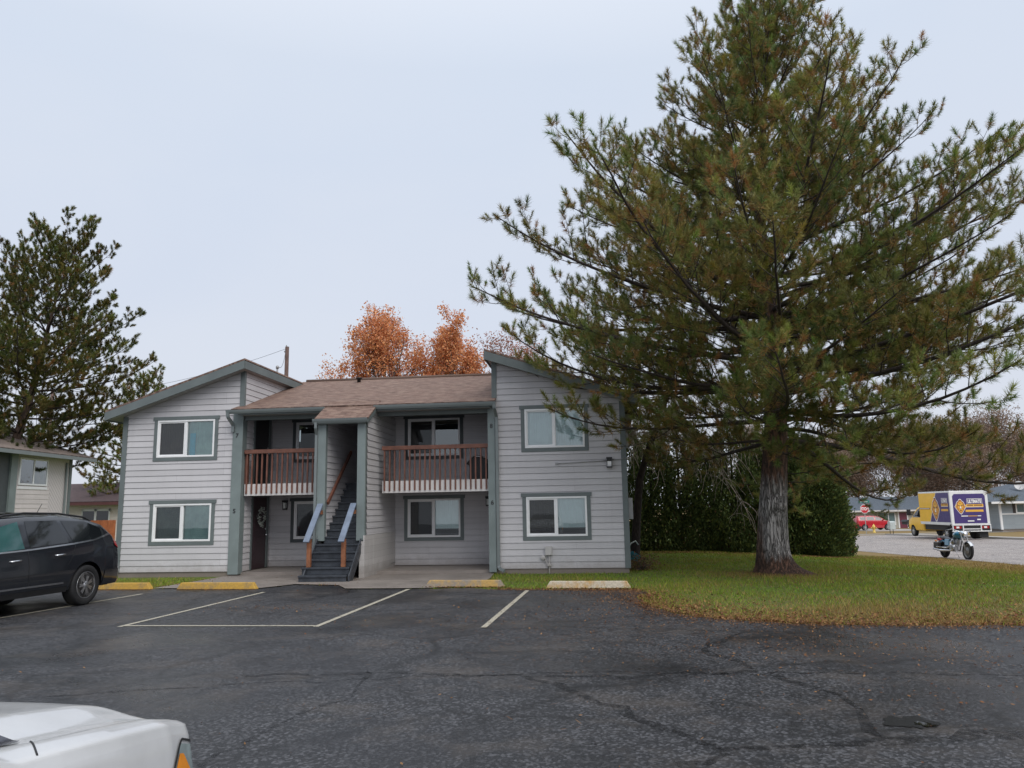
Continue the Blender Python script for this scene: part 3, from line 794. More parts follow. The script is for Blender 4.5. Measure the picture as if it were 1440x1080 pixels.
# small fittings
m = MB(); lx, lz = -.42, 2.72
m.box(lx - .065, lx + .065, -.13, -.02, lz + .03, lz + .22); m.box(lx - .075, lx + .075, -.15, -.015, lz + .2, lz + .235); m.box(lx - .07, lx + .07, -.14, -.02, lz - .03, lz + .0)
l = m.build('wall_lamp', M['black_metal'], A)
m = MB(); m.box(lx - .05, lx + .05, -.12, -.04, lz - .001, lz + .03); m.box(lx - .05, lx + .05, -.135, -.1305, lz + .03, lz + .13); m.build('lamp_lens', M['white_vinyl'], l)
m = MB(); m.tube([(-1.75, -.035, 2.83), (lx - .06, -.035, 2.87)], .012, 6); m.tube([(lx + .06, -.035, 2.88), (.05, -.04, 2.92)], .012, 6); m.box(-1.83, -1.74, -.05, -.01, 2.80, 2.85); m.build('conduit', M['grey_metal'], A)
for u in (-9.98, -3.9):
    m = MB(); m.box(u - .055, u + .055, RB - .03, RB - .018, 1.78, 2.02); m.box(u - .07, u + .07, RB - .16, RB - .02, 1.98, 2.04); m.box(u - .055, u + .055, RB - .14, RB - .04, 1.76, 1.79)
    for dx, dy in ((-.05, -.14), (.05, -.14), (.05, -.045), (-.05, -.045)): m.box(u + dx - .007, u + dx + .007, RB + dy - .007, RB + dy + .007, 1.78, 1.99)
    l = m.build('wall_lamp', M['black_metal'], A)
    m = MB(); m.box(u - .04, u + .04, RB - .13, RB - .05, 1.80, 1.965); m.build('lamp_lens', M['blind_pale'], l)
ux = -2.06
m = MB(); m.box(ux - .085, ux + .085, -.12, -.02, .48, .70); m.tube([(ux + .01, -.05, .48), (ux + .01, -.05, .0)], .02, 8)
m.tube([(ux - .1, -.05, .5), (ux - .09, -.06, .34), (ux - .03, -.08, .27), (ux + .01, -.08, .25)], .012, 6); m.lathe([(.0, -.09), (.06, -.085), (.06, -.03), (0, -.028)], 12, Matrix.Translation((ux - .15, 0, .42)) @ Matrix.Rotation(R(90), 4, 'X') @ Matrix.Scale(-1, 4, (0, 0, 1))); m.box(ux - .04, ux + .06, -.09, -.02, .2, .26)
m.build('utility_box', M['siding_panel'], A, bevel=.004)
m = MB(); m.box(.035, .15, .15, .45, 1.35, 1.90); m.build('meter_box', M['grey_metal'], A, bevel=.01)
m = MB(); m.box(.035, .10, .2, .35, 3.2, 3.6); m.build('meter_box', M['grey_metal'], A, bevel=.01)
# roof mast with the service drop
m = MB(); m.tube([(-10.9, 3.2, 5.4), (-10.9, 3.2, 6.30)], .03, 8); m.lathe([(.0, 0), (.05, .0), (.05, .07), (.02, .10), (0, .11)], 10, Matrix.Translation((-10.9, 3.2, 6.28))); m.build('service_mast', M['grey_metal'], A)

AW = Matrix.Translation((2.923, 20.113, 0)) @ Matrix.Rotation(R(-6), 4, 'Z')
def bpt(u, v, z): return AW @ Vector((u, v, z))
# wreath on the lower left door
wr = MB(); p0 = Vector((UL1 + .06, (DO[0] + DO[1]) / 2, 1.58))
for k in range(230):
    a = random.uniform(0, 2 * math.pi); r = .20 + random.gauss(0, .035)
    c = Vector((p0.x + random.uniform(-.01, .05), p0.y + r * math.cos(a), p0.z + r * math.sin(a) * 1.1))
    d = Vector((random.uniform(-.4, 1), random.uniform(-1, 1), random.uniform(-1, 1))).normalized(); e = d.cross(Vector((random.random(), random.random(), random.random()))).normalized()
    wr.poly([c - d * .035, c + e * .016, c + d * .035, c - e * .016])
wr.v = [tuple(AW @ Vector(q)) for q in wr.v]
tag(wr.build('wreath', simple('pale_wreath_leaves', (.42, .45, .40), .8, var=.3, scale=30)), 'round pale green leaf wreath hanging on the maroon door number 5', 'wreath')
# black barbecue on the right balcony
g = empty('barbecue_grill', bpt(-3.95, .62, 2.45), R(-6), 'black covered barbecue grill at the right end of the upper balcony', 'grill')
m = MB(); m.prism([(-.25, .0), (.25, .0), (.24, .42), (.30, .46), (.26, .56), (.05, .68), (-.12, .66), (-.27, .52), (-.33, .46), (-.24, .40)], 1, -.22, .22); m.build('cover', simple('black_vinyl_cover', (.008, .008, .009), .45, bump=.2), g, bevel=.03, fix=True)
m = MB(); m.tube([(-.1, -.24, .60), (-.05, -.27, .64), (.05, -.27, .64), (.1, -.24, .60)], .012, 6); m.build('handle', M['chrome'], g)

# wheel stops
M['stop_yellow'] = None
def stop_mat(name, c, chip, amt):
    m, nt, b = new_mat(name); n = N(nt); v = n.coord('Object')
    f = n.noise(v, 5, 6, .75); g = n.noise(v, 1.7, 4, .6)
    cc = n.mix(n.ramp(n.math('ADD', n.math('MULTIPLY', f, .6), n.math('MULTIPLY', g, .5)), [(amt - .06, 0.), (amt + .08, 1.)]), c, chip)
    cc = n.mix(n.ramp(n.noise(v, 30, 3, .7), [(.3, .4), (.6, 0.)]), cc, (.1, .08, .06))
    n.link(cc, b.inputs['Base Color']); b.inputs['Roughness'].default_value = .75; n.bump(f, b, .3, .01)
    return m
sy = stop_mat('yellow_stop_paint', (.55, .33, .055), (.32, .22, .10), .62)
sf = stop_mat('faded_yellow_stop', (.52, .33, .10), (.28, .24, .2), .56)
sw = stop_mat('pale_bare_stop', (.58, .51, .40), (.50, .30, .10), .6)
for a, b, mt, lb in (((-10.2, 18.3), (-8.3, 18.02), sy, 'yellow concrete wheel stop behind the dark car, beside the left lawn strip'),
                     ((-7.66, 17.93), (-5.77, 17.64), sy, 'bright yellow concrete wheel stop in front of the number 5 post'),
                     ((-1.98, 17.42), (-.24, 17.14), sf, 'chipped faded yellow wheel stop in front of the right porch slab'),
                     ((.64, 16.70), (2.40, 16.40), sw, 'pale bare concrete wheel stop with orange ends on the grass edge')):
    a = Vector((*a, 0)); b = Vector((*b, 0)); L = (b - a).length
    o = MB(); h = .145; e = .09
    prof0 = [(0, -.085, 0), (0, .085, 0), (e, .06, h), (e, -.06, h)]; prof1 = [(L, -.085, 0), (L, .085, 0), (L - e, .06, h), (L - e, -.06, h)]
    o.v = prof0 + prof1; o.f = [(0, 1, 2, 3), (4, 7, 6, 5), (0, 3, 7, 4), (1, 5, 6, 2), (3, 2, 6, 7), (0, 4, 5, 1)]; o.sm = [False] * 6
    ob = o.build('wheel_stop', mt, bevel=.012, fix=True)
    ob.location = (a.x, a.y, .012); ob.rotation_euler = (0, 0, math.atan2(b.y - a.y, b.x - a.x))
    tag(ob, lb, 'wheel stop', 'concrete wheel stops along the parking bays')

# ------------------------------------------------------------------ vegetation
def rand_unit(n):
    v = rng.normal(size=(n, 3)); return v / np.linalg.norm(v, axis=1, keepdims=True)

def tufts(P, D, L, W, needles, wid, cols, brown, K=10):
    """bottlebrush needle tufts: P base (n,3), D unit dir (n,3), L length (n), W needle length.
    returns V, F, C"""
    n = len(P)
    tm = []
    for k in range(K):
        t = rng.uniform(0, 1, needles) ** .8
        az = rng.uniform(0, 2 * np.pi, needles)
        el = np.radians(rng.normal(20, 16, needles)) + t ** 2 * .85
        d = np.stack([np.cos(az) * np.cos(el), np.sin(az) * np.cos(el), np.sin(el)], -1)
        side = np.cross(d, rand_unit(needles)); side /= np.linalg.norm(side, axis=1, keepdims=True)
        ln = rng.uniform(.7, 1.1, needles)
        base = np.stack([np.zeros(needles), np.zeros(needles), t], -1)
        tm.append((base, d, side, ln, t))
    a = np.cross(D, np.where(np.abs(D[:, 2:3]) < .9, np.array([[0, 0, 1.]]), np.array([[1., 0, 0]]))); a /= np.linalg.norm(a, axis=1, keepdims=True)
    b = np.cross(D, a)
    kid = rng.integers(0, K, n); Vs = []; Cs = []
    for k in range(K):
        idx = np.where(kid == k)[0]
        if not len(idx): continue
        base, d, side, ln, t = tm[k]
        Rm = np.stack([a[idx], b[idx], D[idx]], 1)             # (m,3,3) rows are axes
        bw = P[idx][:, None] + base[None, :, 2:3] * (D[idx] * L[idx, None])[:, None]
        dw = d @ Rm; sw = side @ Rm
        tip = bw + dw * (ln[None, :, None] * W[idx][:, None, None])
        v = np.stack([bw - sw * wid, bw + sw * wid, tip], 2)   # (m,needles,3,3)
        Vs.append(v.reshape(-1, 3))
        c = np.repeat(cols[idx][:, None], needles, 1)
        pb = brown[idx][:, None]                              # old needles at the tuft's base go brown
        isb = (t[None] < .55 * pb * 2) & (rng.uniform(size=(len(idx), needles)) < pb * 1.5)
        bc = np.array([.38, .22, .08]) * rng.uniform(.6, 1.4, (len(idx), needles, 1))
        c = np.where(isb[..., None], bc, c * rng.uniform(.75, 1.3, (len(idx), needles, 1)))
        Cs.append(np.repeat(c[:, :, None], 3, 2).reshape(-1, 3))
    V = np.concatenate(Vs); C = np.concatenate(Cs)
    return V, np.arange(len(V)).reshape(-1, 3), C

class Wood:
    """collects limbs as tubes (numpy)"""
    def __init__(s): s.V = []; s.F = []; s.n = 0
    def add(s, P, r, k=5):
        P = np.asarray(P, float); m = len(P); r = np.broadcast_to(np.asarray(r, float), (m,))
        d = np.gradient(P, axis=0); d /= np.linalg.norm(d, axis=1, keepdims=True) + 1e-9
        ref = np.array([0, 0, 1.]) if abs(d[:, 2]).mean() < .8 else np.array([1., 0, 0])
        a = np.cross(d, ref); a /= np.linalg.norm(a, axis=1, keepdims=True) + 1e-9; b = np.cross(d, a)
        th = 2 * np.pi * np.arange(k) / k
        ring = P[:, None] + (a[:, None] * np.cos(th)[None, :, None] + b[:, None] * np.sin(th)[None, :, None]) * r[:, None, None]
        s.V.append(ring.reshape(-1, 3))
        i = np.arange(m - 1)[:, None] * k + np.arange(k)[None]; j = np.arange(m - 1)[:, None] * k + (np.arange(k) + 1)[None] % k
        s.F.append((np.stack([i, j, j + k, i + k], -1).reshape(-1, 4)) + s.n); s.n += m * k
    def build(s, name, mat, parent): return np_mesh(name, np.concatenate(s.V), np.concatenate(s.F), mat, parent, smooth=True, nf=4)

M['pine_bark'] = bark_mat('pine_bark', (.035, .022, .018), (.15, .10, .075))
M['limb_bark'] = bark_mat('limb_bark', (.018, .014, .012), (.06, .045, .038), (9, 9, 9), .3)
M['needles'] = leaf_mat('pine_needles', .38, .5)
M['leaves'] = leaf_mat('autumn_leaves', .35, .6)
M['sprays'] = leaf_mat('conifer_sprays', .2, .85, spec=.08)

def lower_trunk_mat():
    """the old lower trunk: grey weathered wood, a knot, brown peeling bark at the foot and on the left"""
    m, nt, b = new_mat('weathered_trunk'); n = N(nt)
    v = n.coord('Object', (5, 5, .9)); vo = n.coord('Object'); sep = n('ShaderNodeSeparateXYZ'); n.link(vo, sep.inputs[0])
    f = n.noise(v, 3.2, 7, .7, .6); rg = n.math('ABSOLUTE', n.math('SUBTRACT', n.noise(n.coord('Object', (7, 7, .75)), 2.4, 5, .62, .9), .5))
    grey = n.mix(n.ramp(f, [(.3, 0.), (.7, 1.)]), (.24, .22, .21), (.56, .53, .51))
    brown = n.mix(n.ramp(f, [(.3, 0.), (.7, 1.)]), (.040, .022, .016), (.24, .125, .08))
    rag = n.math('MULTIPLY', n.math('SUBTRACT', n.noise(v, 2.2, 5, .7), .5), 1.5)
    z = n.math('ADD', sep.outputs['Z'], rag)
    up = n.ramp(n.math('MULTIPLY', n.math('SUBTRACT', z, 1.95), 1.2, True), [(0., 0.), (.6, 1.)])
    dn = n.ramp(n.math('MULTIPLY', n.math('SUBTRACT', .52, n.math('ADD', sep.outputs['Z'], n.math('MULTIPLY', rag, .5))), 6, True), [(0., 0.), (1., 1.)])
    lf = n.ramp(n.math('MULTIPLY', n.math('SUBTRACT', -.24, n.math('ADD', sep.outputs['X'], n.math('MULTIPLY', rag, .12))), 14, True), [(0., 0.), (1., .9)])
    msk = n.math('MAXIMUM', n.math('MAXIMUM', up, dn), lf)
    c = n.mix(msk, grey, brown)
    c = n.mix(n.ramp(rg, [(.008, .85), (.05, 0.)]), c, (.03, .024, .02))
    n.link(c, b.inputs['Base Color']); b.inputs['Roughness'].default_value = .92
    h = n.math('ADD', f, n.math('MULTIPLY', n.ramp(rg, [(0., 0.), (.07, 1.)]), .9)); n.bump(h, b, 1., .06)
    return m

def pine(name, loc, H, rad, zlow, seed, label, dens=1., trunk_r=.36, needles=60, nlen=.13, wid=.0035, lean=(0, 0), detail=1., brown=.3, bias=None, group=None, hero=False, sec_gap=.30, tone=1.):
    """a pine: tapering trunk, whorls of limbs, side branches, twigs and bottlebrush tufts.
    rad(z) gives crown radius at height z (fraction 0..1)"""
    global rng
    rng = np.random.default_rng(seed)
    root = empty(name, loc, 0, label, 'tree', group)
    W = Wood()
    zt = np.linspace(0, H, 26)
    tx = lean[0] * (zt / H) ** 1.6 + .10 * np.sin(zt * .7 + seed); ty = lean[1] * (zt / H) ** 1.6 + .08 * np.cos(zt * .6)
    tx -= tx[0]; ty -= ty[0]
    tr = trunk_r * (1 - zt / H) ** 1.05 * (.86 + .14 * np.exp(-zt / 2)) + .012
    def tp(z): return np.array([np.interp(z, zt, tx), np.interp(z, zt, ty), z])
    tP, tD, tB, tT = [], [], [], []
    zz = zlow; wh = 0
    while zz < H - .15:
        fr = zz / H
        nb = int(round(rng.integers(4, 7) * (1. if fr < .85 else .8) * min(1.25, dens + .15)))
        a0 = rng.uniform(0, 2 * np.pi)
        for q in range(nb):
            az = a0 + 2 * np.pi * q / nb + rng.normal(0, .28)
            r = rad(fr) * rng.uniform(.66, 1.06)
            if bias: r *= bias(az, fr)
            if r < .3: r = .3
            lt_ = rng.uniform(.72, 1.28); ly_ = rng.uniform(.88, 1.16)
            z0 = zz + rng.normal(0, .12)
            e0 = np.interp(fr, [0, .2, .45, .75, 1.], [-12, -2, 7, 28, 60]) + rng.normal(0, 5)
            e1 = np.interp(fr, [0, .2, .45, .75, 1.], [6, 20, 29, 47, 76]) + rng.normal(0, 7)
            m = 13; el = np.radians(e0 + (e1 - e0) * np.linspace(0, 1, m) ** 1.7)
            if fr < .27: el -= np.radians(26 if math.cos(az) > 0 else 8) * np.sin(np.linspace(0, np.pi, m))
            azs = az + np.cumsum(rng.normal(0, .045, m))
            st = np.stack([np.cos(azs) * np.cos(el), np.sin(azs) * np.cos(el), np.sin(el)], -1)
            st = st / max(1e-6, np.sum(np.cos(el)) / m) * (r / m)
            P = tp(z0) + np.concatenate([[[0, 0, 0]], np.cumsum(st, 0)])
            br = (.010 + .0095 * r) * (1 - np.linspace(0, 1, m + 1) * .86)
            W.add(P, br, 6)
            Lb = np.concatenate([[0], np.cumsum(np.linalg.norm(np.diff(P, axis=0), axis=1))]); T = Lb[-1]
            s = T * (.17 if fr < .8 else .10) + rng.uniform(0, .2); side = 1
            while s < T * .985:
                t = s / T
                p = np.array([np.interp(s, Lb, P[:, k]) for k in range(3)])
                d = np.array([np.interp(min(s + .05, T), Lb, P[:, k]) for k in range(3)]) - np.array([np.interp(max(s - .05, 0), Lb, P[:, k]) for k in range(3)]); d /= np.linalg.norm(d)
                lat = np.cross(d, [0, 0, 1.]); lat /= np.linalg.norm(lat) + 1e-9; upv = np.cross(lat, d)
                roll = rng.normal(0, .55); sv = lat * side * np.cos(roll) + upv * (np.sin(roll) + .22)
                an = np.radians(rng.uniform(38, 62))
                dd = d * np.cos(an) + sv * np.sin(an); dd /= np.linalg.norm(dd)
                Ls = min(r * .42, (.35 + .34 * T * (1 - t) ** .8) * rng.uniform(.7, 1.2)); side = -side
                ms = 6; cur = [p]; dcur = dd.copy()
                for j in range(ms):
                    dcur = dcur + np.array([0, 0, .085]) + rng.normal(0, .05, 3) + d * .06; dcur /= np.linalg.norm(dcur); cur.append(cur[-1] + dcur * Ls / ms)
                S = np.array(cur); W.add(S, (.005 + .006 * Ls) * (1 - np.linspace(0, 1, ms + 1) * .75), 4)
                ls = Ls * .22 + .05; sd2 = 1
                tP.append(S[-1]); tD.append(dcur); tT.append((lt_ * ly_, lt_))
                while ls < Ls - .06:
                    j = ls / Ls * ms; j0 = int(min(j, ms - 1)); pp = S[j0] + (S[j0 + 1] - S[j0]) * (j - j0); dS = S[j0 + 1] - S[j0]; dS /= np.linalg.norm(dS)
                    l2 = np.cross(dS, [0, 0, 1.]); l2 /= np.linalg.norm(l2) + 1e-9; u2 = np.cross(l2, dS)
                    rl = rng.normal(0, .7); s2 = l2 * sd2 * np.cos(rl) + u2 * (np.sin(rl) + .3); sd2 = -sd2
                    a2 = np.radians(rng.uniform(35, 60)); d2 = dS * np.cos(a2) + s2 * np.sin(a2) + np.array([0, 0, .22]); d2 /= np.linalg.norm(d2)
                    lt = rng.uniform(.16, .38) * (1 - .3 * ls / Ls)
                    e = pp + d2 * lt; W.add(np.array([pp, e]), [.005, .0035], 3)
                    tP.append(e); tD.append(d2); tT.append((lt_ * ly_, lt_))
                    ls += rng.uniform(.17, .30) / detail
                s += rng.uniform(.7, 1.3) * sec_gap
            tP.append(P[-1]); tD.append(st[-1] / np.linalg.norm(st[-1])); tT.append((lt_, lt_))
        zz += rng.uniform(.36, .58) * (1.0 if fr < .8 else .8) / dens
    tP.append(tp(H)); tD.append(np.array([0, 0, 1.])); tT.append((1, 1)); tT = np.array(tT)
    tP = np.array(tP); tD = np.array(tD); n = len(tP)
    tD = tD + np.array([0, 0, .25]); tD /= np.linalg.norm(tD, axis=1, keepdims=True)
    L = rng.uniform(.14, .36, n); Wn = nlen * rng.uniform(.6, 1.25, n)
    base = np.array([[.188, .208, .058]]) * rng.uniform(.65, 1.35, (n, 1)) * np.stack([rng.uniform(.8, 1.3, n), np.ones(n), rng.uniform(.7, 1.3, n)], -1) * np.stack([tT[:, 0], tT[:, 1], tT[:, 1]], -1) * tone
    pb = np.clip(rng.normal(brown, .16, n), 0, 1)
    dead = rng.uniform(size=n) < .035 * (brown / .3); base[dead] = np.array([.36, .19, .07]) * rng.uniform(.7, 1.2, (dead.sum(), 1))
    V, F, C = tufts(tP - tD * L[:, None] * .8, tD, L, Wn, needles, wid, base, pb)
    np_mesh('foliage', V, F, M['needles'], root, colors=C)
    W.build('limbs', M['limb_bark'], root)
    # trunk
    if hero:
        k = 40; rows = []
        zs = np.concatenate([np.linspace(-.1, 3.4, 60), np.linspace(3.5, H, 40)])
        for z in zs:
            c = tp(max(z, 0)); r0 = np.interp(z, zt, tr); row = []
            for i in range(k + 1):
                a = 2 * np.pi * (i % k) / k
                fl = .20 * math.exp(-max(z, 0) / .25) * (.45 + .55 * max(0, math.cos(a * 2.5 + .6)) ) + .62 * math.exp(-max(z, 0) / .16) * max(0, math.cos(a + .25)) ** 6
                kn = .10 * math.exp(-((z - 1.72) / .17) ** 2) * max(0, math.cos(a + 1.45)) ** 4 - .07 * math.exp(-((z - 1.76) / .06) ** 2) * max(0, math.cos(a + 1.45)) ** 20
                rr = r0 * (1 + .05 * math.sin(5 * a + z * .6) + .03 * math.sin(11 * a + z * 1.1)) + fl + kn
                row.append((c[0] + rr * math.cos(a), c[1] + rr * math.sin(a), z))
            rows.append(row)
        mb = MB(); mb.grid(rows); mb.build('trunk', lower_trunk_mat(), root, merge=True, fix=True)
    else:
        w2 = Wood(); w2.add(np.stack([tx, ty, zt], -1), tr, 12); w2.build('trunk', M['pine_bark'], root)
    print(name, 'tufts', n)
    return root

def rad_main(f):
    return float(np.interp(f, [0, .20, .28, .34, .44, .50, .565, .64, .73, .81, .92, 1.], [4.6, 5.4, 6.6, 7.3, 7.0, 6.0, 5.0, 3.9, 3.0, 2.3, 1.2, .3]))
pine('pine_tree', (6.3, 19.2, float(tz(6.3, 19.2)) - .02), 14.7, rad_main, 3.2, 11, 'huge full pine on the lawn right of the apartments, grey weathered trunk and browning needles', trunk_r=.385, needles=104, nlen=.15, wid=.0052, lean=(.6, 0), hero=True, brown=.27, sec_gap=.25, dens=1.10, detail=1.4, bias=lambda az, fr: (.45 if fr < .24 and math.sin(az) < -.6 else 1.3 if fr < .24 and math.cos(az) > .3 else 1.17 if fr < .38 and math.cos(az) > .2 else (.92 if fr < .28 else 1.12) if fr < .45 and math.cos(az) < -.4 else 1.))
def rad_left(f): return float(np.interp(f, [0, .2, .35, .5, .7, .85, 1.], [3.5, 5.2, 6.4, 6.2, 4.2, 2.6, .6]))
pine('pine_tree', (-25.6, 39, 0), 15.6, rad_left, 4.4, 21, 'tall dark pine leaning right over the roof at the left edge', trunk_r=.38, needles=110, nlen=.16, wid=.0105, lean=(2.7, 0), brown=.14, sec_gap=.29, detail=1.2, dens=.78, tone=.62, group='dark pines at the left')
pine('pine_tree', (-32.0, 37, 0), 22, rad_left, 6.0, 22, 'dark pine cut off by the left edge of the photo with only branch tips showing', trunk_r=.4, needles=80, nlen=.17, wid=.0115, lean=(.8, 0), brown=.12, sec_gap=.42, detail=.9, dens=.62, tone=.62, group='dark pines at the left')
def rad_back(f): return float(np.interp(f, [0, .25, .5, .8, 1.], [3.2, 4.6, 4.2, 2.6, .4]))
pine('pine_tree', (-26.6, 55, 0), 10.8, rad_back, 2.5, 23, 'shorter bushy pine behind the left end of the apartment roof', trunk_r=.25, needles=80, nlen=.18, wid=.013, brown=.2, sec_gap=.38, detail=1., dens=.9, group='dark pines at the left')

def leaf_cloud(C, N_, up, size, cols, quad=True):
    """leaf-sized diamonds at C with normals N_"""
    n = len(C); d = np.cross(N_, rand_unit(n)); d /= np.linalg.norm(d, axis=1, keepdims=True) + 1e-9; e = np.cross(N_, d)
    s = size[:, None]
    V = np.stack([C - d * s, C + e * s * .55, C + d * s, C - e * s * .55], 1).reshape(-1, 3)
    return V, np.arange(n * 4).reshape(-1, 4), np.repeat(cols, 4, 0)

def branching(W, p, d, L, r, lv, P, tips, up=.05):
    """recursive limb"""
    m = 7 if lv < 2 else 4; cur = [np.array(p, float)]; dc = np.array(d, float)
    for i in range(m):
        dc = dc + rng.normal(0, P['wob'], 3) + np.array([0, 0, P['up'][min(lv, len(P['up']) - 1)]]); dc /= np.linalg.norm(dc); cur.append(cur[-1] + dc * L / m)
    S = np.array(cur); W.add(S, r * (1 - np.linspace(0, 1, m + 1) * .65), 7 if lv == 0 else 4 if lv < 3 else 3)
    if lv >= P['levels']:
        for q in S[1:]: tips.append((q, dc))
        return
    n = P['kids'][lv]
    for k in range(n):
        t = P['start'][lv] + (1 - P['start'][lv]) * (k + rng.uniform(0, 1)) / n; t = min(t, .99)
        j = t * m; j0 = int(j); pp = S[j0] + (S[j0 + 1] - S[j0]) * (j - j0); dd = S[j0 + 1] - S[j0]; dd /= np.linalg.norm(dd)
        pr = np.cross(dd, rand_unit(1)[0]); pr /= np.linalg.norm(pr) + 1e-9
        an = np.radians(rng.uniform(*P['ang'])); nd = dd * np.cos(an) + pr * np.sin(an)
        branching(W, pp, nd, L * P['ratio'][lv] * rng.uniform(.7, 1.2) * (1.15 - .5 * t), max(.006, r * .5 * (1 - t * .5)), lv + 1, P, tips)

def broadleaf(name, loc, H, seed, P, label, cat, bark, leafn=0, lsize=.05, lcols=None, spread=.35, group=None, r0=.16, lean=(0, 0, 1), parent_label=None):
    global rng
    rng = np.random.default_rng(seed)
    root = empty(name, loc, 0, label, cat, group)
    W = Wood(); tips = []
    branching(W, (0, 0, 0), np.array(lean, float) / np.linalg.norm(lean), H * P['trunk'], r0, 0, P, tips)
    W.build('branches', bark, root)
    if leafn:
        T = np.array([t[0] for t in tips]); idx = rng.integers(0, len(T), leafn)
        C = T[idx] + rng.normal(0, spread, (leafn, 3))
        cols = np.array(lcols)[rng.integers(0, len(lcols), leafn)] * rng.uniform(.65, 1.3, (leafn, 1))
        V, F, cc = leaf_cloud(C, rand_unit(leafn), None, rng.uniform(.6, 1.3, leafn) * lsize, cols)
        np_mesh('foliage', V, F, M['leaves'], root, colors=cc, nf=4)
    return root
M['grey_bark'] = bark_mat('grey_bark', (.05, .04, .036), (.15, .125, .11), (8, 8, 8), .3)
M['pale_twig'] = bark_mat('pale_twig', (.30, .24, .20), (.52, .44, .37), (8, 8, 8), .1)
M['dark_bark'] = bark_mat('dark_bark', (.012, .009, .008), (.045, .032, .026), (7, 7, 3), .5)
M['red_twig'] = bark_mat('reddish_twig', (.085, .062, .052), (.19, .145, .12), (5, 5, 5), .1)
OR = [(.80, .42, .20), (.70, .30, .12), (.62, .24, .10), (.76, .36, .15), (.50, .18, .085), (.64, .32, .19)]
PO = dict(levels=3, kids=[22, 10, 6], start=[.12, .15, .2], ang=(24, 50), ratio=[.52, .5, .5], up=[.04, .12, .08, .03], wob=.06, trunk=.84)
broadleaf('autumn_tree', (-8.1, 46.5, 0), 12.9, 231, PO, 'broad orange leaved tree rising behind the middle of the brown roof', 'tree', M['grey_bark'], 40000, .078, OR, .2, 'orange trees behind the apartments', .2)
broadleaf('autumn_tree', (-4.75, 49, 0), 13.0, 132, dict(PO, kids=[14, 8, 6], ratio=[.36, .5, .5], ang=(16, 36)), 'narrow orange tree, the left of two slim tops behind the roof', 'tree', M['grey_bark'], 13000, .078, OR, .17, 'orange trees behind the apartments', .17)
broadleaf('autumn_tree', (-2.9, 47, 0), 12.6, 133, dict(PO, kids=[15, 9, 6], ratio=[.44, .5, .5], ang=(20, 42)), 'orange tree with a sharp top just left of the right gable', 'tree', M['grey_bark'], 24000, .078, OR, .18, 'orange trees behind the apartments', .19)
broadleaf('autumn_tree', (-.2, 50, 0), 11.8, 134, PO, 'sparse fading orange tree behind the right gable roof', 'tree', M['grey_bark'], 9500, .075, [(.40, .17, .10), (.36, .15, .10)], .3, 'orange trees behind the apartments', .17)
BT = dict(levels=4, kids=[9, 7, 6, 4], start=[.25, .25, .2, .2], ang=(22, 52), ratio=[.55, .55, .55, .55], up=[.03, .08, .06, .03, 0], wob=.10, trunk=.72)
broadleaf('bare_tree', (4.6, 36, 0), 10.5, 35, BT, 'bare grey tree behind the right end of the apartments', 'tree', M['grey_bark'], 0, r0=.16)
broadleaf('bare_tree', (-31.5, 68, 0), 9.5, 36, BT, 'bare tree between the left building and the maroon roofed house', 'tree', M['grey_bark'], 0, r0=.15)
broadleaf('bare_tree', (-34.0, 74, 0), 9, 37, BT, 'dark purple bare tree behind the maroon roof', 'tree', M['red_twig'], 9000, .06, [(.10, .07, .075), (.13, .08, .08)], .3, r0=.15)
# the wood beyond the street: bare reddish trees
RD = [(.31, .205, .145), (.27, .20, .155), (.35, .26, .19), (.24, .185, .15)]
protos = []
spots = [(44, 112), (50.5, 116), (57, 112), (63.5, 118), (70, 112), (76.5, 117), (83, 113), (40, 121), (90, 118), (53, 124), (67, 125), (60, 104.5)]
side = ['behind the left end of the tan house', 'behind the tan house above the stop sign', 'behind the tan house door', 'above the moving van cab', 'above the moving van box', 'right of the moving van', 'behind the satellite dish roof', 'behind the hedge end', 'at the far right edge', 'far back behind the tan house', 'far back behind the van', 'close behind the tan roof and the van']
for i, (x, y) in enumerate(spots):
    lb = 'bare reddish brown tree ' + side[i]
    if i < 3:
        o = broadleaf('bare_tree', (x, y, float(tz(x, y))), 14 + i, 41 + i, dict(BT, start=[.12, .2, .2, .2], ang=(28, 62)), lb, 'tree', M['red_twig'], 24000, .12, RD, .8, 'bare trees beyond the street', .2)
        protos.append(o)
    else:
        o = copy_tree(protos[i % 3]); o.location = (x, y, float(tz(x, y)) - .02); o.rotation_euler.z = i * 1.3; s = 1 + .12 * math.sin(i * 2.1); o.scale = (s, s, s * 1.02); tag(o, lb)

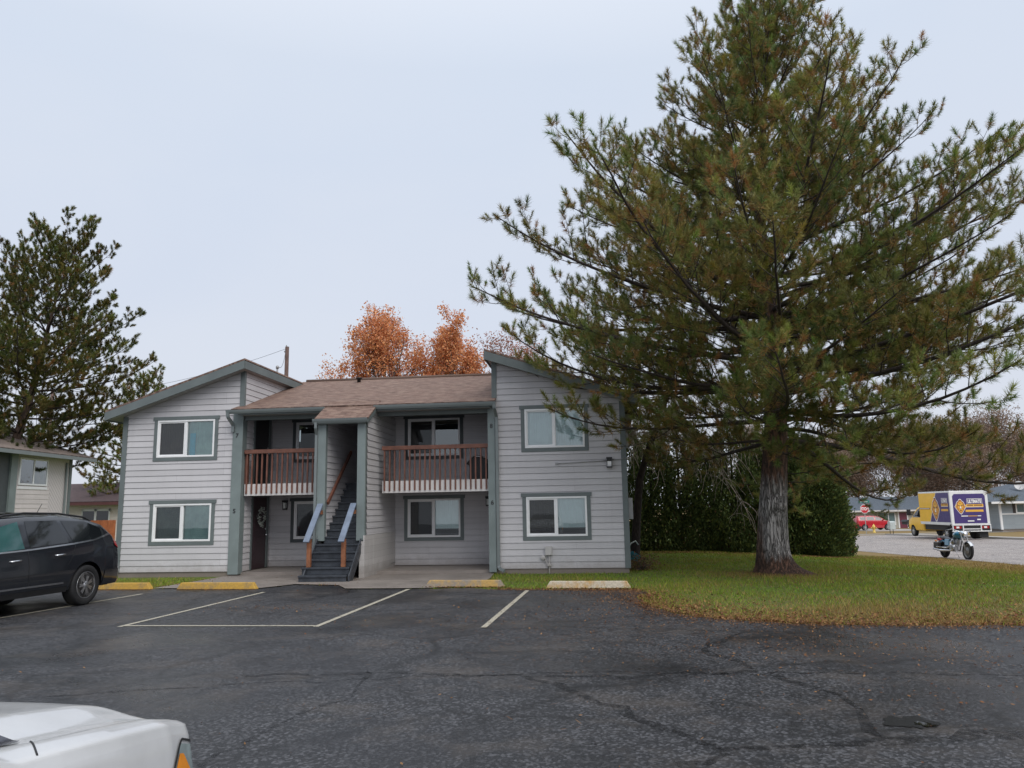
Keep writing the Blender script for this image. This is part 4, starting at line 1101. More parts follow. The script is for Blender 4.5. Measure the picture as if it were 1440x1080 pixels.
# hedge of tall conifers
def arborvitae(seed, h, rb):
    global rng
    rng = np.random.default_rng(seed)
    root = empty('hedge_conifer', (0, 0, 0), 0, 'x', 'shrub', 'hedge of tall conifers')
    n = 15000
    t = rng.uniform(0, 1, n) ** 1.15; az = rng.uniform(0, 2 * np.pi, n)
    prof = np.interp(t, [0, .06, .25, .55, .8, 1.], [.78, .95, 1., .97, .72, .06]) * rb
    lump = 1 + .16 * np.sin(az * 3 + t * 9 + seed) + .12 * np.sin(az * 5 - t * 17) + rng.normal(0, .06, n)
    r = prof * lump * rng.uniform(.70, 1.0, n) ** .6
    C = np.stack([r * np.cos(az), r * np.sin(az), .06 + t * h], -1)
    # flat upright sprays: normal mostly tangential
    tang = np.stack([-np.sin(az), np.cos(az), rng.normal(0, .3, n)], -1) + rng.normal(0, .45, (n, 3)); tang /= np.linalg.norm(tang, axis=1, keepdims=True)
    out = np.stack([np.cos(az) * .7, np.sin(az) * .7, np.full(n, .8)], -1) + rng.normal(0, .35, (n, 3)); out /= np.linalg.norm(out, axis=1, keepdims=True)
    e = np.cross(tang, out); e /= np.linalg.norm(e, axis=1, keepdims=True)
    s = rng.uniform(.03, .075, n)[:, None]
    shape = [(-1, 0), (-.3, .5), (.25, .42), (1.05, .08), (.2, -.45), (-.35, -.4)]
    V = np.stack([C + out * s * a + e * s * b for a, b in shape], 1).reshape(-1, 3)
    cb = np.array([[.080, .112, .040]]) * rng.uniform(.5, 1.5, (n, 1)); yg = rng.uniform(size=n) < .22; cb[yg] = np.array([.135, .155, .04]) * rng.uniform(.7, 1.3, (yg.sum(), 1))
    br = rng.uniform(size=n) < .03; cb[br] = (.10, .06, .03)
    np_mesh('foliage', V, np.arange(n * 6).reshape(-1, 6), M['sprays'], root, colors=np.repeat(cb, 6, 0), nf=6)
    W = Wood(); W.add([(0, 0, 0), (0, 0, h * .5), (0, 0, h * .92)], [.07, .05, .01], 7)
    for k in range(60):
        z = rng.uniform(.15, h * .85); a = rng.uniform(0, 6.28); rr = np.interp(z / h, [0, .25, .55, .8, 1], [.8, .9, .75, .45, .1]) * rb
        W.add([(0, 0, z), (rr * .5 * math.cos(a), rr * .5 * math.sin(a), z + .15), (rr * .85 * math.cos(a), rr * .85 * math.sin(a), z + .45)], [.02, .014, .006], 4)
    W.build('stems', M['dark_bark'], root)
    return root
protos = [arborvitae(51, 5.0, .98), arborvitae(52, 4.7, .95), arborvitae(53, 5.2, 1.0), arborvitae(54, 4.5, .95)]
where = ['half hidden behind the apartment corner', 'next to the apartment corner under the bare branches', 'under the weeping bare twigs', 'left of the pine trunk with gaps of light', 'just left of the pine trunk', 'directly behind the pine trunk', 'just right of the pine trunk', 'second right of the pine trunk', 'third right of the pine trunk', 'at the street end of the row', 'turning the corner at the street end', 'behind the corner at the street end', 'behind the street end, farthest from the lawn']
hx = [(4.2, 29.8), (5.25, 29.7), (6.3, 29.6), (7.3, 29.55), (8.3, 29.4), (9.3, 29.4), (10.25, 29.3), (10.5, 29.3), (11.1, 29.2), (11.6, 29.3), (11.85, 30.3), (12.15, 31.4), (12.45, 32.5)]
for i, (x, y) in enumerate(hx):
    o = protos[i] if i < 4 else copy_tree(protos[(i * 3) % 4])
    o.location = (x, y, float(tz(x, y)) - .03); o.rotation_euler.z = i * 2.17
    s = (1.0, .95, 1.05, .98, 1.04, 1., .96, .92, .9, .84, .82, .85, .9)[i]; o.scale = (1, 1, s)
    tag(o, 'tall dense green hedge conifer ' + where[i])

# weeping bare tree by the corner
rng = np.random.default_rng(61)
wt = empty('weeping_tree', (3.75, 24.6, 0), 0, 'bare weeping tree with a dark leaning trunk and pale drooping twigs by the apartment corner', 'tree')
W = Wood(); W.add([(0, 0, 0), (.10, 0, 1.2), (.25, 0, 2.5), (.55, 0, 3.4), (1.05, .0, 4.6), (1.5, .1, 5.8), (1.7, .2, 7.4)], [.15, .13, .115, .10, .085, .065, .03], 10)
W.build('trunk', M['dark_bark'], wt)
W = Wood()
for k in range(80):
    z = rng.uniform(3.7, 6.2); x = np.interp(z, [3.4, 4.6, 5.8, 7.4], [.55, 1.05, 1.5, 1.7]); a = rng.uniform(0, 6.28); L = rng.uniform(.8, 2.1)
    P = [np.array([x, .05, z])]; d = np.array([math.cos(a), math.sin(a), rng.uniform(.2, .9)])
    for j in range(12):
        d = d + np.array([0, 0, -.20]) + rng.normal(0, .10, 3); d /= np.linalg.norm(d); P.append(P[-1] + d * L * .20)
    W.add(P, np.linspace(.020, .006, 13), 4)
    for q in range(9):
        i0 = rng.integers(2, 12); P2 = [P[i0]]; d2 = rng.normal(0, 1, 3); d2[2] -= .3; d2 /= np.linalg.norm(d2)
        for j in range(6):
            d2 = d2 + np.array([0, 0, -.28]) + rng.normal(0, .16, 3); d2 /= np.linalg.norm(d2); P2.append(P2[-1] + d2 * rng.uniform(.10, .17))
        W.add(P2, np.linspace(.009, .005, 7), 3)
W.build('twigs', M['pale_twig'], wt)
# low dry shrub and litter at the corner
rng = np.random.default_rng(62)
sh = empty('dry_shrub', (3.35, 20.9, 0), 0, 'low dry brown shrub at the foot of the apartment corner', 'shrub')
W = Wood()
for k in range(60):
    a = rng.uniform(0, 6.28); e = rng.uniform(.3, 1.3); L = rng.uniform(.2, .5)
    d = np.array([math.cos(a) * math.cos(e), math.sin(a) * math.cos(e), math.sin(e)]); W.add([(0, 0, 0), d * L * .5 + rng.normal(0, .03, 3), d * L + rng.normal(0, .05, 3)], [.006, .004, .002], 3)
W.build('stems', M['grey_bark'], sh)
n = 500; C = rng.normal(0, 1, (n, 3)) * [.22, .22, .12] + [0, 0, .2]; C[:, 2] = np.abs(C[:, 2])
V, F, cc = leaf_cloud(C, rand_unit(n), None, rng.uniform(.02, .04, n), np.array([(.16, .08, .05), (.22, .12, .06), (.10, .09, .04)])[rng.integers(0, 3, n)])
np_mesh('foliage', V, F, M['leaves'], sh, colors=cc, nf=4)

# ------------------------------------------------------------------ grass and litter
rng = np.random.default_rng(71)
from mathutils.geometry import delaunay_2d_cdt
E_ = np.array([p for p in le])
def edge_y(x): return np.interp(x, E_[:, 0], E_[:, 1])          # rough front edge, good away from the corner bend
def in_poly(x, y, poly):
    c = np.zeros(len(x), bool); P = np.array(poly); j = len(P) - 1
    for i in range(len(P)):
        cond = ((P[i, 1] > y) != (P[j, 1] > y)) & (x < (P[j, 0] - P[i, 0]) * (y - P[i, 1]) / (P[j, 1] - P[i, 1] + 1e-12) + P[i, 0]); c ^= cond; j = i
    return c
lot_poly = [tuple(p) for p in le] + [(17, -40), (-60, -40)]
walk_poly = [tuple(p) for p in wk]
def local(x, y):
    dx, dy = x - 2.923, y - 20.113; a = R(-6)
    return dx * math.cos(a) + dy * math.sin(a), -dx * math.sin(a) + dy * math.cos(a)
def on_lawn(x, y):
    u, v = local(x, y)
    b = (u > UL0) & (u < 0.0) & (v > 0) & (v < 9)
    return ~in_poly(x, y, lot_poly) & ~in_poly(x, y, walk_poly) & ~b & (x < 16.15)
n = 330000
x = rng.uniform(-16, 16.8, n); y = 10.5 + (31 - 10.5) * rng.uniform(0, 1, n) ** 1.25
k = on_lawn(x, y) & ((x > -.8) | (y < 20.9)); x, y = x[k], y[k]; n = len(x); z = tz(x, y)
hgt = rng.uniform(.03, .075, n); ang = rng.uniform(0, 2 * np.pi, n); wd = rng.uniform(.004, .009, n)
ln = rng.normal(0, .5, (n, 2)) * hgt[:, None]
b0 = np.stack([x - np.cos(ang) * wd, y - np.sin(ang) * wd, z], -1); b1 = np.stack([x + np.cos(ang) * wd, y + np.sin(ang) * wd, z], -1); tp_ = np.stack([x + ln[:, 0], y + ln[:, 1], z + hgt], -1)
Vg = np.stack([b0, b1, tp_], 1).reshape(-1, 3)
pn = np.sin(x * 1.3 + np.sin(y * 1.7) * 1.2) * np.sin(y * 1.1 + np.cos(x * .9)) * .5 + .5
g = np.array([[.165, .265, .034]]) * rng.uniform(.6, 1.4, (n, 1)) * np.stack([1 + .35 * pn, np.ones(n), np.ones(n)], -1)
dry = rng.uniform(size=n) < np.clip(.13 + .8 * sstep(11.8, 14.8, x) + .62 * sstep(16.0, 11.3, y) + .28 * pn ** 2 + .5 * np.exp(-(((x - 6.3) / 1.6) ** 2 + ((y - 18.9) / 1.0) ** 2)), 0, .95)
hgt *= .55 + .9 * pn; Vg[2::3, 2] = z + hgt
g[dry] = np.array([.32, .23, .085]) * rng.uniform(.6, 1.3, (dry.sum(), 1))
o = np_mesh('lawn_grass', Vg, np.arange(n * 3).reshape(-1, 3), M['sprays'], colors=np.repeat(g, 3, 0)); tag(o, kind='stuff')

def litter(name, x, y, s0, s1, cols, z_off=.016, curl=.5, asp=.55):
    n = len(x); z = tz(x, y) + z_off
    nm = np.stack([rng.normal(0, curl, n), rng.normal(0, curl, n), np.ones(n)], -1); nm /= np.linalg.norm(nm, axis=1, keepdims=True)
    s = rng.uniform(s0, s1, n); cc = np.array(cols)[rng.integers(0, len(cols), n)] * rng.uniform(.6, 1.35, (n, 1))
    d = np.cross(nm, rand_unit(n)); d /= np.linalg.norm(d, axis=1, keepdims=True); e = np.cross(nm, d); C = np.stack([x, y, z + s * .35], -1)
    sh = [(-1, 0), (-.3, asp), (.35, asp * .8), (1, 0), (.3, -asp), (-.35, -asp * .8)]
    V = np.stack([C + d * s[:, None] * a + e * s[:, None] * b for a, b in sh], 1).reshape(-1, 3)
    o = np_mesh(name, V, np.arange(n * 6).reshape(-1, 6), M['leaves'], colors=np.repeat(cc, 6, 0), nf=6); tag(o, kind='stuff')
LC = [(.24, .11, .045), (.30, .15, .06), (.17, .075, .04), (.36, .20, .09), (.12, .06, .035)]
X, Y = [], []
def along(pts, n, spread, bias=0):
    P = np.array(pts, float); L = np.linalg.norm(np.diff(P, axis=0), axis=1); cum = np.concatenate([[0], np.cumsum(L)])
    s = rng.uniform(0, cum[-1], n); xx = np.interp(s, cum, P[:, 0]); yy = np.interp(s, cum, P[:, 1])
    X.append(xx + rng.normal(0, spread, n)); Y.append(yy + rng.normal(bias, spread, n))
ed = [tuple(p) for p in le]
along([(1.0, 16.35), (2.35, 16.0), (2.5, 15), (2.15, 13.8), (2.4, 12.7), (2.95, 11.95), (3.6, 11.5), (4.3, 11.15), (5.4, 10.9), (6.8, 10.72), (9, 10.5)], 5200, .17)
along([(1.6, 16.0), (2.3, 13.8), (2.95, 12.1), (4.3, 11.4), (6.8, 11.0), (9, 10.8)], 2600, .42, .25)
along([(1.4, 16.2), (2.2, 13.8), (2.9, 12), (4.3, 11.2), (8, 10.7)], 3200, .6, .25)
along([(-.4, 16.6), (.6, 16.35), (2.4, 16.05)], 1500, .09)
along([(-1.98, 17.27), (-.24, 17.0)], 420, .07)
along([(-7.6, 17.78), (-5.8, 17.5)], 420, .07); along([(-10.2, 18.15), (-8.3, 17.87)], 500, .1)
along([(4.0, 28.6), (13.2, 28.2)], 5200, .42); along([(3.1, 20.6), (3.5, 22), (4.0, 26), (4.2, 28)], 1200, .3)
along([(13.5, 28.5), (16.7, 20), (16.8, 12)], 500, .4)
nn = 1100; X.append(rng.uniform(2.5, 13, nn)); Y.append(rng.uniform(11.5, 26, nn))
nn = 330; X.append(rng.uniform(-9, 9, nn)); Y.append(rng.uniform(5, 17.5, nn))
nn = 120; X.append(rng.uniform(-8, -3.6, nn)); Y.append(rng.uniform(18, 21.5, nn))
along([(-8.3, 18.3), (-7.8, 20.5)], 160, .12); along([(-4.9, 18.4), (-4.0, 18.0)], 60, .07)
# patches of fallen needles on the asphalt
for cx, cy, sx, sy_, nn in ((1.5, 12.5, 1.4, .8, 420), (-4.2, 14.1, .7, .3, 160), (2.9, 9.6, .9, .5, 220), (4.4, 9.3, 1.2, .5, 240), (-1.2, 12.2, .8, .3, 60), (3.6, 7.0, .8, .5, 120), (5.0, 8.5, .7, .3, 120), (2.6, 15.2, .5, .7, 300)):
    X.append(rng.normal(cx, sx, nn)); Y.append(rng.normal(cy, sy_, nn))
X = np.concatenate(X); Y = np.concatenate(Y)
u_, v_ = local(X, Y); k = ~((u_ > UL0) & (u_ < .02) & (v_ > 0)); X, Y = X[k], Y[k]
inl = in_poly(X, Y, lot_poly)
litter('fallen_leaves', X[~inl], Y[~inl], .012, .034, LC)
litter('leaf_litter', X[inl], Y[inl], .008, .021, LC, curl=.3)
a = rng.uniform(0, 1, 5200); nx_ = rng.normal(2.8, 2.6, 5200); ny_ = rng.normal(11.2, 1.7, 5200); k = in_poly(nx_, ny_, lot_poly) & (ny_ > 5)
litter('pine_needle_litter', nx_[k], ny_[k], .015, .05, [(.22, .11, .05), (.16, .08, .04), (.28, .16, .08)], .014, .12, .07)
# orange needles round the trunk
a = rng.uniform(0, 6.28, 2600); r = np.abs(rng.normal(0, 1.0, 2600)) + .35
litter('fallen_needles', 6.3 + r * np.cos(a), 19.2 + r * np.sin(a) * .8, .02, .05, [(.26, .12, .05), (.20, .09, .045)], .03, .4, .08)

# ------------------------------------------------------------------ vehicles
M['tyre'] = simple('tyre_rubber', (.012, .012, .013), .75, var=.2)
M['rim'] = simple('alloy_rim', (.55, .56, .58), .28, .9, var=.08)
M['dark_plastic'] = simple('dark_plastic', (.015, .015, .016), .6)
M['car_glass'] = simple('dark_car_glass', (.010, .012, .014), .04, var=.1, spec=.8)
M['teal_glass'] = simple('teal_car_glass', (.03, .10, .10), .05, var=.2, scale=1.5, spec=.9)
M['red_lens'] = simple('red_lens', (.35, .012, .015), .15, var=.1)
M['amber_lens'] = simple('amber_lens', (.75, .26, .02), .2, var=.12, scale=14)
M['clear_lens'] = simple('clear_lens', (.30, .36, .36), .08, .2, var=.25, scale=9)

def wheel(parent, x, y, r, side, w=.24, spokes=10, rim_r=.68, steer=0., split=True, rim_mat='rim'):
    """axle along y; side=+1 outer face towards +y"""
    T = Matrix.Translation((x, y, r)) @ Matrix.Rotation(steer, 4, 'Z') @ Matrix.Rotation(R(-90 * side), 4, 'X')
    m = MB(); rr = r * rim_r
    m.lathe([(rr, -w), (r * .93, -w), (r * .985, -w * .93), (r, -w * .75), (r, -w * .25), (r * .985, -w * .07), (r * .93, -.0), (rr + .015, .004), (rr, -.012)], 36, T)
    wh = m.build('wheel', M['tyre'], parent, fix=True)
    m = MB()
    m.lathe([(rr, -.012), (rr - .018, -.008), (rr - .03, -.03), (rr - .04, -.12)], 36, T)
    m.lathe([(.001, .0), (r * .16, -.004), (r * .2, -.02), (r * .2, -.07)], 20, T)
    for k in range(spokes):
        a0 = 2 * math.pi * k / spokes
        for da in ((-.11, .11) if split else (0,)):
            a = a0 + da; b = a0 + da * 1.15
            p = Vector((math.cos(a) * r * .15, math.sin(a) * r * .15, -.022)); q = Vector((math.cos(b) * (rr - .015), math.sin(b) * (rr - .015), -.03))
            mb = MB(); mb.bar(p, q, .028 if split else .06, .03, (0, 0, 1)); base = len(m.v)
            m.v += [tuple(T @ Vector(v)) for v in mb.v]; m.f += [tuple(base + i for i in f) for f in mb.f]; m.sm += mb.sm
    m.build('rim', M[rim_mat], wh, fix=True)
    m = MB(); m.lathe([(.001, -.13), (rr - .03, -.13)], 24, T); m.build('brake_disc', M['dark_plastic'], wh)
    return wh

class Car:
    """body lofted along its length. keys: list of (s, ztop, zbelt, halfwidth); wheels sr, sf"""
    def __init__(c, root, keys, sr, sf, wr, sill, L, paint, tumble=.30, bulge=None, crown=.07, arch=None, name='body', shoulder=.96):
        c.k = np.array(keys, float); c.sr, c.sf, c.wr, c.sill, c.tumble, c.crown, c.bulge = sr, sf, wr, sill, tumble, crown, bulge
        c.arch = arch or wr * 1.17; c.root = root; c.x0 = sr; c.sh = shoulder
        st = np.unique(np.round(np.concatenate([np.linspace(0, L, 90), c.k[:, 0], np.linspace(sr - c.arch, sr + c.arch, 31), np.linspace(sf - c.arch, sf + c.arch, 31)]), 4))
        st = st[(st >= 0) & (st <= L)]
        m = MB(); rows = []
        for s in st: rows.append(c.section(s))
        m.grid(rows)
        # close both ends
        for r in (rows[0], rows[-1]):
            h = len(r) // 2
            for i in range(h): m.poly([r[i], r[i + 1], r[-2 - i], r[-1 - i]], True)
        c.body = m.build(name, paint, root, merge=True, fix=True)
        m = MB(); hw = float(np.max(c.k[:, 3]))
        m.box(.25 - c.x0, L - .25 - c.x0, -hw + .22, hw - .22, sill - .03, sill + .35)
        for sw in [q for q in (sr, sf) if q > 0]: m.box(sw - c.arch * .98 - c.x0, sw + c.arch * .98 - c.x0, -hw + .24, hw - .24, sill, wr + c.arch)
        m.build('underbody', M['dark_plastic'], root)
    def f(c, s, i): return float(np.interp(s, c.k[:, 0], c.k[:, i]))
    def zb(c, s):
        z = c.sill
        for sw in (c.sr, c.sf):
            if abs(s - sw) < c.arch: z = max(z, c.wr + math.sqrt(c.arch ** 2 - (s - sw) ** 2))
        return min(z, c.f(s, 2) - .1)
    def W(c, s, z):
        hw = c.f(s, 3); zbelt = c.f(s, 2); zt = c.f(s, 1)
        if z <= zbelt:
            t = (z - c.sill) / max(.01, zbelt - c.sill)
            return hw * float(np.interp(t, [-.2, 0, .12, .45, .75, 1.], [.93, .955, .985, 1., .99, c.sh]))
        return hw * c.sh - c.tumble * (z - zbelt)
    def top(c, s, y):
        """height of the top skin at lateral offset y"""
        zt = c.f(s, 1); zbelt = c.f(s, 2); cr = min(c.crown, (zt - zbelt) * .5); we = max(.05, c.W(s, zt - cr))
        q = min(1, abs(y) / we); z = zt - cr * q ** 2.6
        if c.bulge: z += c.bulge(s, y)
        return z
    def section(c, s):
        zt, zbelt = c.f(s, 1), c.f(s, 2); cr = min(c.crown, (zt - zbelt) * .5); z0 = c.zb(s); P = []
        for t in np.linspace(0, 1, 11): z = z0 + (zbelt - z0) * t; P.append((s - c.x0, c.W(s, z), z))
        ze = zt - cr
        for t in np.linspace(0, 1, 6)[1:]: z = zbelt + (ze - zbelt) * t; P.append((s - c.x0, c.W(s, z), z))
        we = c.W(s, ze)
        for y in np.linspace(1, 0, 27)[1:]: P.append((s - c.x0, we * y, c.top(s, we * y)))
        return P + [(p[0], -p[1], p[2]) for p in P[-2::-1]]
    def patch(c, name, lo, hi, mat, side=1, off=.004, n=24, rows=7, parent=None):
        """lo, hi: polylines (s, z) under and over the patch, on the side skin"""
        lo = np.array(lo, float); hi = np.array(hi, float); m = MB(); P = []
        for t in np.linspace(0, 1, n):
            a = np.array([np.interp(t, np.linspace(0, 1, len(lo)), lo[:, k]) for k in (0, 1)]); b = np.array([np.interp(t, np.linspace(0, 1, len(hi)), hi[:, k]) for k in (0, 1)])
            row = []
            for q in np.linspace(0, 1, rows):
                s, z = a + (b - a) * q; row.append((s - c.x0, side * (c.W(s, z) + off), z))
            P.append(row)
        m.grid(P); return m.build(name, mat, parent or c.root)
    def toppatch(c, name, s0, s1, w0, w1, mat, off=.005, n=10, parent=None):
        m = MB(); P = []
        for t in np.linspace(0, 1, n):
            s = s0 + (s1 - s0) * t; w = w0 + (w1 - w0) * t
            P.append([(s - c.x0, y, c.top(s, y) + off) for y in np.linspace(-w, w, 15)])
        m.grid(P); return m.build(name, mat, parent or c.root)

# ---- dark crossover backed into the bay
car = empty('parked_car', (-9.20, 15.30, .012), math.atan2(-.985, -.17), 'dark blue grey crossover car backed into the bay at the left edge', 'car')
K = [(0, .92, .55, .74), (.04, 1.02, .75, .86), (.16, 1.16, 1.04, .93), (.34, 1.38, 1.14, .965), (.62, 1.60, 1.15, .985), (.95, 1.69, 1.14, .995), (1.6, 1.755, 1.105, 1.0), (2.4, 1.77, 1.06, 1.0), (3.0, 1.735, 1.03, 1.0), (3.25, 1.67, 1.02, 1.0), (3.75, 1.36, 1.01, 1.0), (4.12, 1.13, 1.0, .99), (4.6, 1.06, .95, .97), (5.0, .96, .84, .90), (5.16, .82, .7, .78), (5.2, .62, .55, .68)]
suv_paint = paint_mat('dark_metallic_paint', (.020, .023, .030), .35, .22)
c = Car(car, K, 1.10, 4.12, .375, .33, 5.2, suv_paint, tumble=.36, crown=.10)
yl = .985
bp = c.body
c.patch('side_window', [(3.80, 1.10), (3.3, 1.09), (2.62, 1.13)], [(3.62, 1.13), (3.12, 1.50), (2.66, 1.60)], M['teal_glass'], 1, parent=None)
c.patch('side_window', [(2.50, 1.14), (1.58, 1.19)], [(2.50, 1.605), (1.76, 1.605)], M['car_glass'])
c.patch('side_window', [(1.46, 1.195), (.95, 1.235), (.52, 1.315)], [(1.66, 1.60), (1.05, 1.575), (.56, 1.40)], M['car_glass'])
c.patch('window_chrome', [(3.78, 1.055), (2.6, 1.09), (1.5, 1.15), (.9, 1.20), (.42, 1.30)], [(3.78, 1.085), (2.6, 1.115), (1.5, 1.178), (.9, 1.228), (.46, 1.33)], M['chrome'], off=.012, rows=3, n=40)
for s0, s1 in (((2.54, .42), (2.56, 1.12)), ((3.66, .42), (3.60, 1.06))):
    c.patch('door_seam', [(s0[0], s0[1]), (s1[0], s1[1])], [(s0[0] + .012, s0[1]), (s1[0] + .012, s1[1])], M['dark_plastic'], rows=2, n=14, off=.003)
c.patch('door_seam', [(1.62, .80), (1.50, .95), (1.42, 1.14)], [(1.635, .80), (1.515, .95), (1.435, 1.14)], M['dark_plastic'], rows=2, n=14, off=.003)
c.patch('side_moulding', [(1.72, .455), (3.62, .455)], [(1.72, .485), (3.62, .485)], M['chrome'], off=.008, rows=3, n=20)
c.patch('sill_trim', [(1.6, .30), (3.66, .30)], [(1.6, .40), (3.66, .40)], M['dark_plastic'], off=.006, rows=3, n=20)
for s in (1.72, 2.74):
    m = MB(); z = .985 if s < 2 else .94; y = c.W(s, z)
    m.tube([(s - 1.10, y - .005, z), (s - 1.07, y + .035, z), (s - .90, y + .035, z - .008), (s - .87, y - .005, z - .008)], .017, 8); m.build('door_handle', M['chrome'], car)
m = MB(); s, z = 3.50, 1.06; y = c.W(s, z)
m.prism([(y - .02, z - .02), (y + .10, z - .02), (y + .25, z + .01), (y + .27, z + .10), (y + .22, z + .16), (y + .10, z + .15), (y + .06, z + .05), (y - .02, z + .03)], 0, s - 1.10 - .02, s - 1.10 + .13); mi = m.build('wing_mirror', suv_paint, car, bevel=.035, fix=True)
m = MB(); m.box(s - 1.10 - .021, s - 1.10 + .10, y + .10, y + .274, z + .03, z + .045); m.build('mirror_trim', M['chrome'], mi)
for sd in (1, -1):
    m = MB(); pts = [(s - 1.10, sd * (c.W(s, c.f(s, 1) - .1) - .10), c.top(s, c.W(s, c.f(s, 1) - .1) - .1) + dz) for s, dz in ((.78, .0), (.95, .035), (1.6, .045), (2.4, .045), (2.85, .03), (3.05, .0))]
    m.tube(pts, .02, 8); m.build('roof_rail', M['dark_plastic'], car)
    c.patch('tail_light', [(.03, .99), (.10, 1.0), (.30, 1.09)], [(.035, 1.0), (.13, 1.11), (.34, 1.20)], M['red_lens'], sd, off=.012, n=12)
    wheel(car, 0, sd * .985, .375, sd, .25, 7); wheel(car, 3.02, sd * .985, .375, sd, .25, 7)
c.toppatch('windscreen', 3.30, 4.02, .62, .70, M['teal_glass'])
c.toppatch('rear_window', .17, .55, .70, .60, M['car_glass'])
c.toppatch('sunroof', 1.9, 2.75, .45, .45, M['car_glass'])
for sd in (1, -1): c.patch('headlight', [(4.62, .80), (4.9, .74), (5.12, .68)], [(4.60, .92), (4.9, .86), (5.10, .78)], M['clear_lens'], sd, off=.012, n=16)
m = MB(); m.box(5.19 - 1.10, 5.215 - 1.10, -.60, .60, .40, .56); m.build('grille', M['black_metal'], car, bevel=.01)
m = MB(); m.tube([(.30, .0, 1.68), (.14, 0, 1.93)], .006, 5); m.build('aerial', M['dark_plastic'], car)
c.patch('rear_bumper', [(.05, .36), (.2, .36), (.66, .36)], [(.03, .60), (.2, .62), (.60, .62)], suv_paint, off=.012, n=14)

# ---- white car whose nose shows at the bottom left
wc = empty('white_car', (-2.66, -.05, .012), R(90 - 8.6), 'white car with sculpted hood and amber corner lamp at the bottom left', 'car')
def hood(s, y):
    a = abs(y); t = float(sstep(3.3, 3.6, s)) * (1 - float(sstep(4.32, 4.5, s)))
    return t * (.030 * (1 - float(sstep(.40, .54, a))) - .012 * math.exp(-((a - .60) / .05) ** 2) + .012 * math.exp(-((a - .74) / .06) ** 2))
K = [(0, .72, .5, .70), (.08, .92, .72, .80), (.5, 1.03, .92, .86), (.95, 1.06, .95, .875), (1.5, 1.37, .95, .88), (2.0, 1.43, .945, .88), (2.6, 1.41, .935, .88), (2.9, 1.30, .93, .88), (3.44, 1.03, .92, .88), (3.6, 1.005, .915, .88), (3.9, .965, .88, .875), (4.2, .92, .84, .86), (4.4, .875, .79, .815), (4.5, .82, .74, .745), (4.56, .72, .64, .65), (4.58, .55, .5, .58)]
white = paint_mat('white_paint', (.60, .605, .61), 0., .34, .7, .2)
c = Car(wc, K, .85, 3.55, .32, .24, 4.58, white, tumble=.40, bulge=hood, crown=.06)
for sd in (1, -1):
    wheel(wc, 0, sd * .87, .32, sd, .20, 5, split=False); wheel(wc, 2.7, sd * .87, .32, sd, .20, 5, split=False)
    c.patch('side_window', [(2.62, .97), (1.9, .975)], [(2.40, 1.30), (1.95, 1.34)], M['car_glass'], sd)
    c.patch('side_window', [(1.82, .975), (1.1, .98)], [(1.86, 1.34), (1.35, 1.26)], M['car_glass'], sd)
    hl = c.patch('headlight', [(4.05, .60), (4.30, .60), (4.55, .59)], [(4.29, .79), (4.42, .75), (4.54, .665)], M['clear_lens'], sd, off=.006, n=16)
    c.patch('turn_signal', [(4.075, .61), (4.25, .605), (4.41, .605)], [(4.258, .762), (4.30, .75), (4.365, .66)], M['amber_lens'], sd, off=.010, n=10, parent=hl)
    c.patch('lamp_seal', [(4.03, .59), (4.268, .795), (4.30, .808), (4.42, .768), (4.545, .68)], [(4.055, .60), (4.28, .785), (4.305, .797), (4.42, .758), (4.54, .672)], M['dark_plastic'], sd, off=.007, n=30, rows=2, parent=hl)
    m = MB(); m.tube([(3.625 - .10 * t - .85, sd * (.70 + .11 * t), c.top(3.625 - .10 * t, .70 + .11 * t) + .001) for t in np.linspace(0, 1, 8)], .003, 5); m.build('fender_seam', M['dark_plastic'], wc)
c.toppatch('windscreen', 2.8, 3.33, .60, .74, M['car_glass'])
c.toppatch('rear_window', 1.0, 1.48, .66, .58, M['car_glass'])
M['vent'] = simple('vent_shade', (.010, .010, .022), .25, var=.2)
# hood vent: flat dark patch painted as the shade inside its recess
for sd in (1, -1):
    m = MB(); rows = []
    for r_ in np.linspace(0, 1, 6):
        row = []
        for k in range(25):
            a = 2 * math.pi * k / 24; s_ = 3.59 + (.085 * math.cos(a) + .015 * math.sin(a)) * r_; y_ = -sd * .575 + .105 * math.sin(a) * r_
            row.append((s_ - .85, y_, c.top(s_, y_) + .006))
        rows.append(row)
    m.grid(rows); m.build('hood_vent', M['vent'], wc)
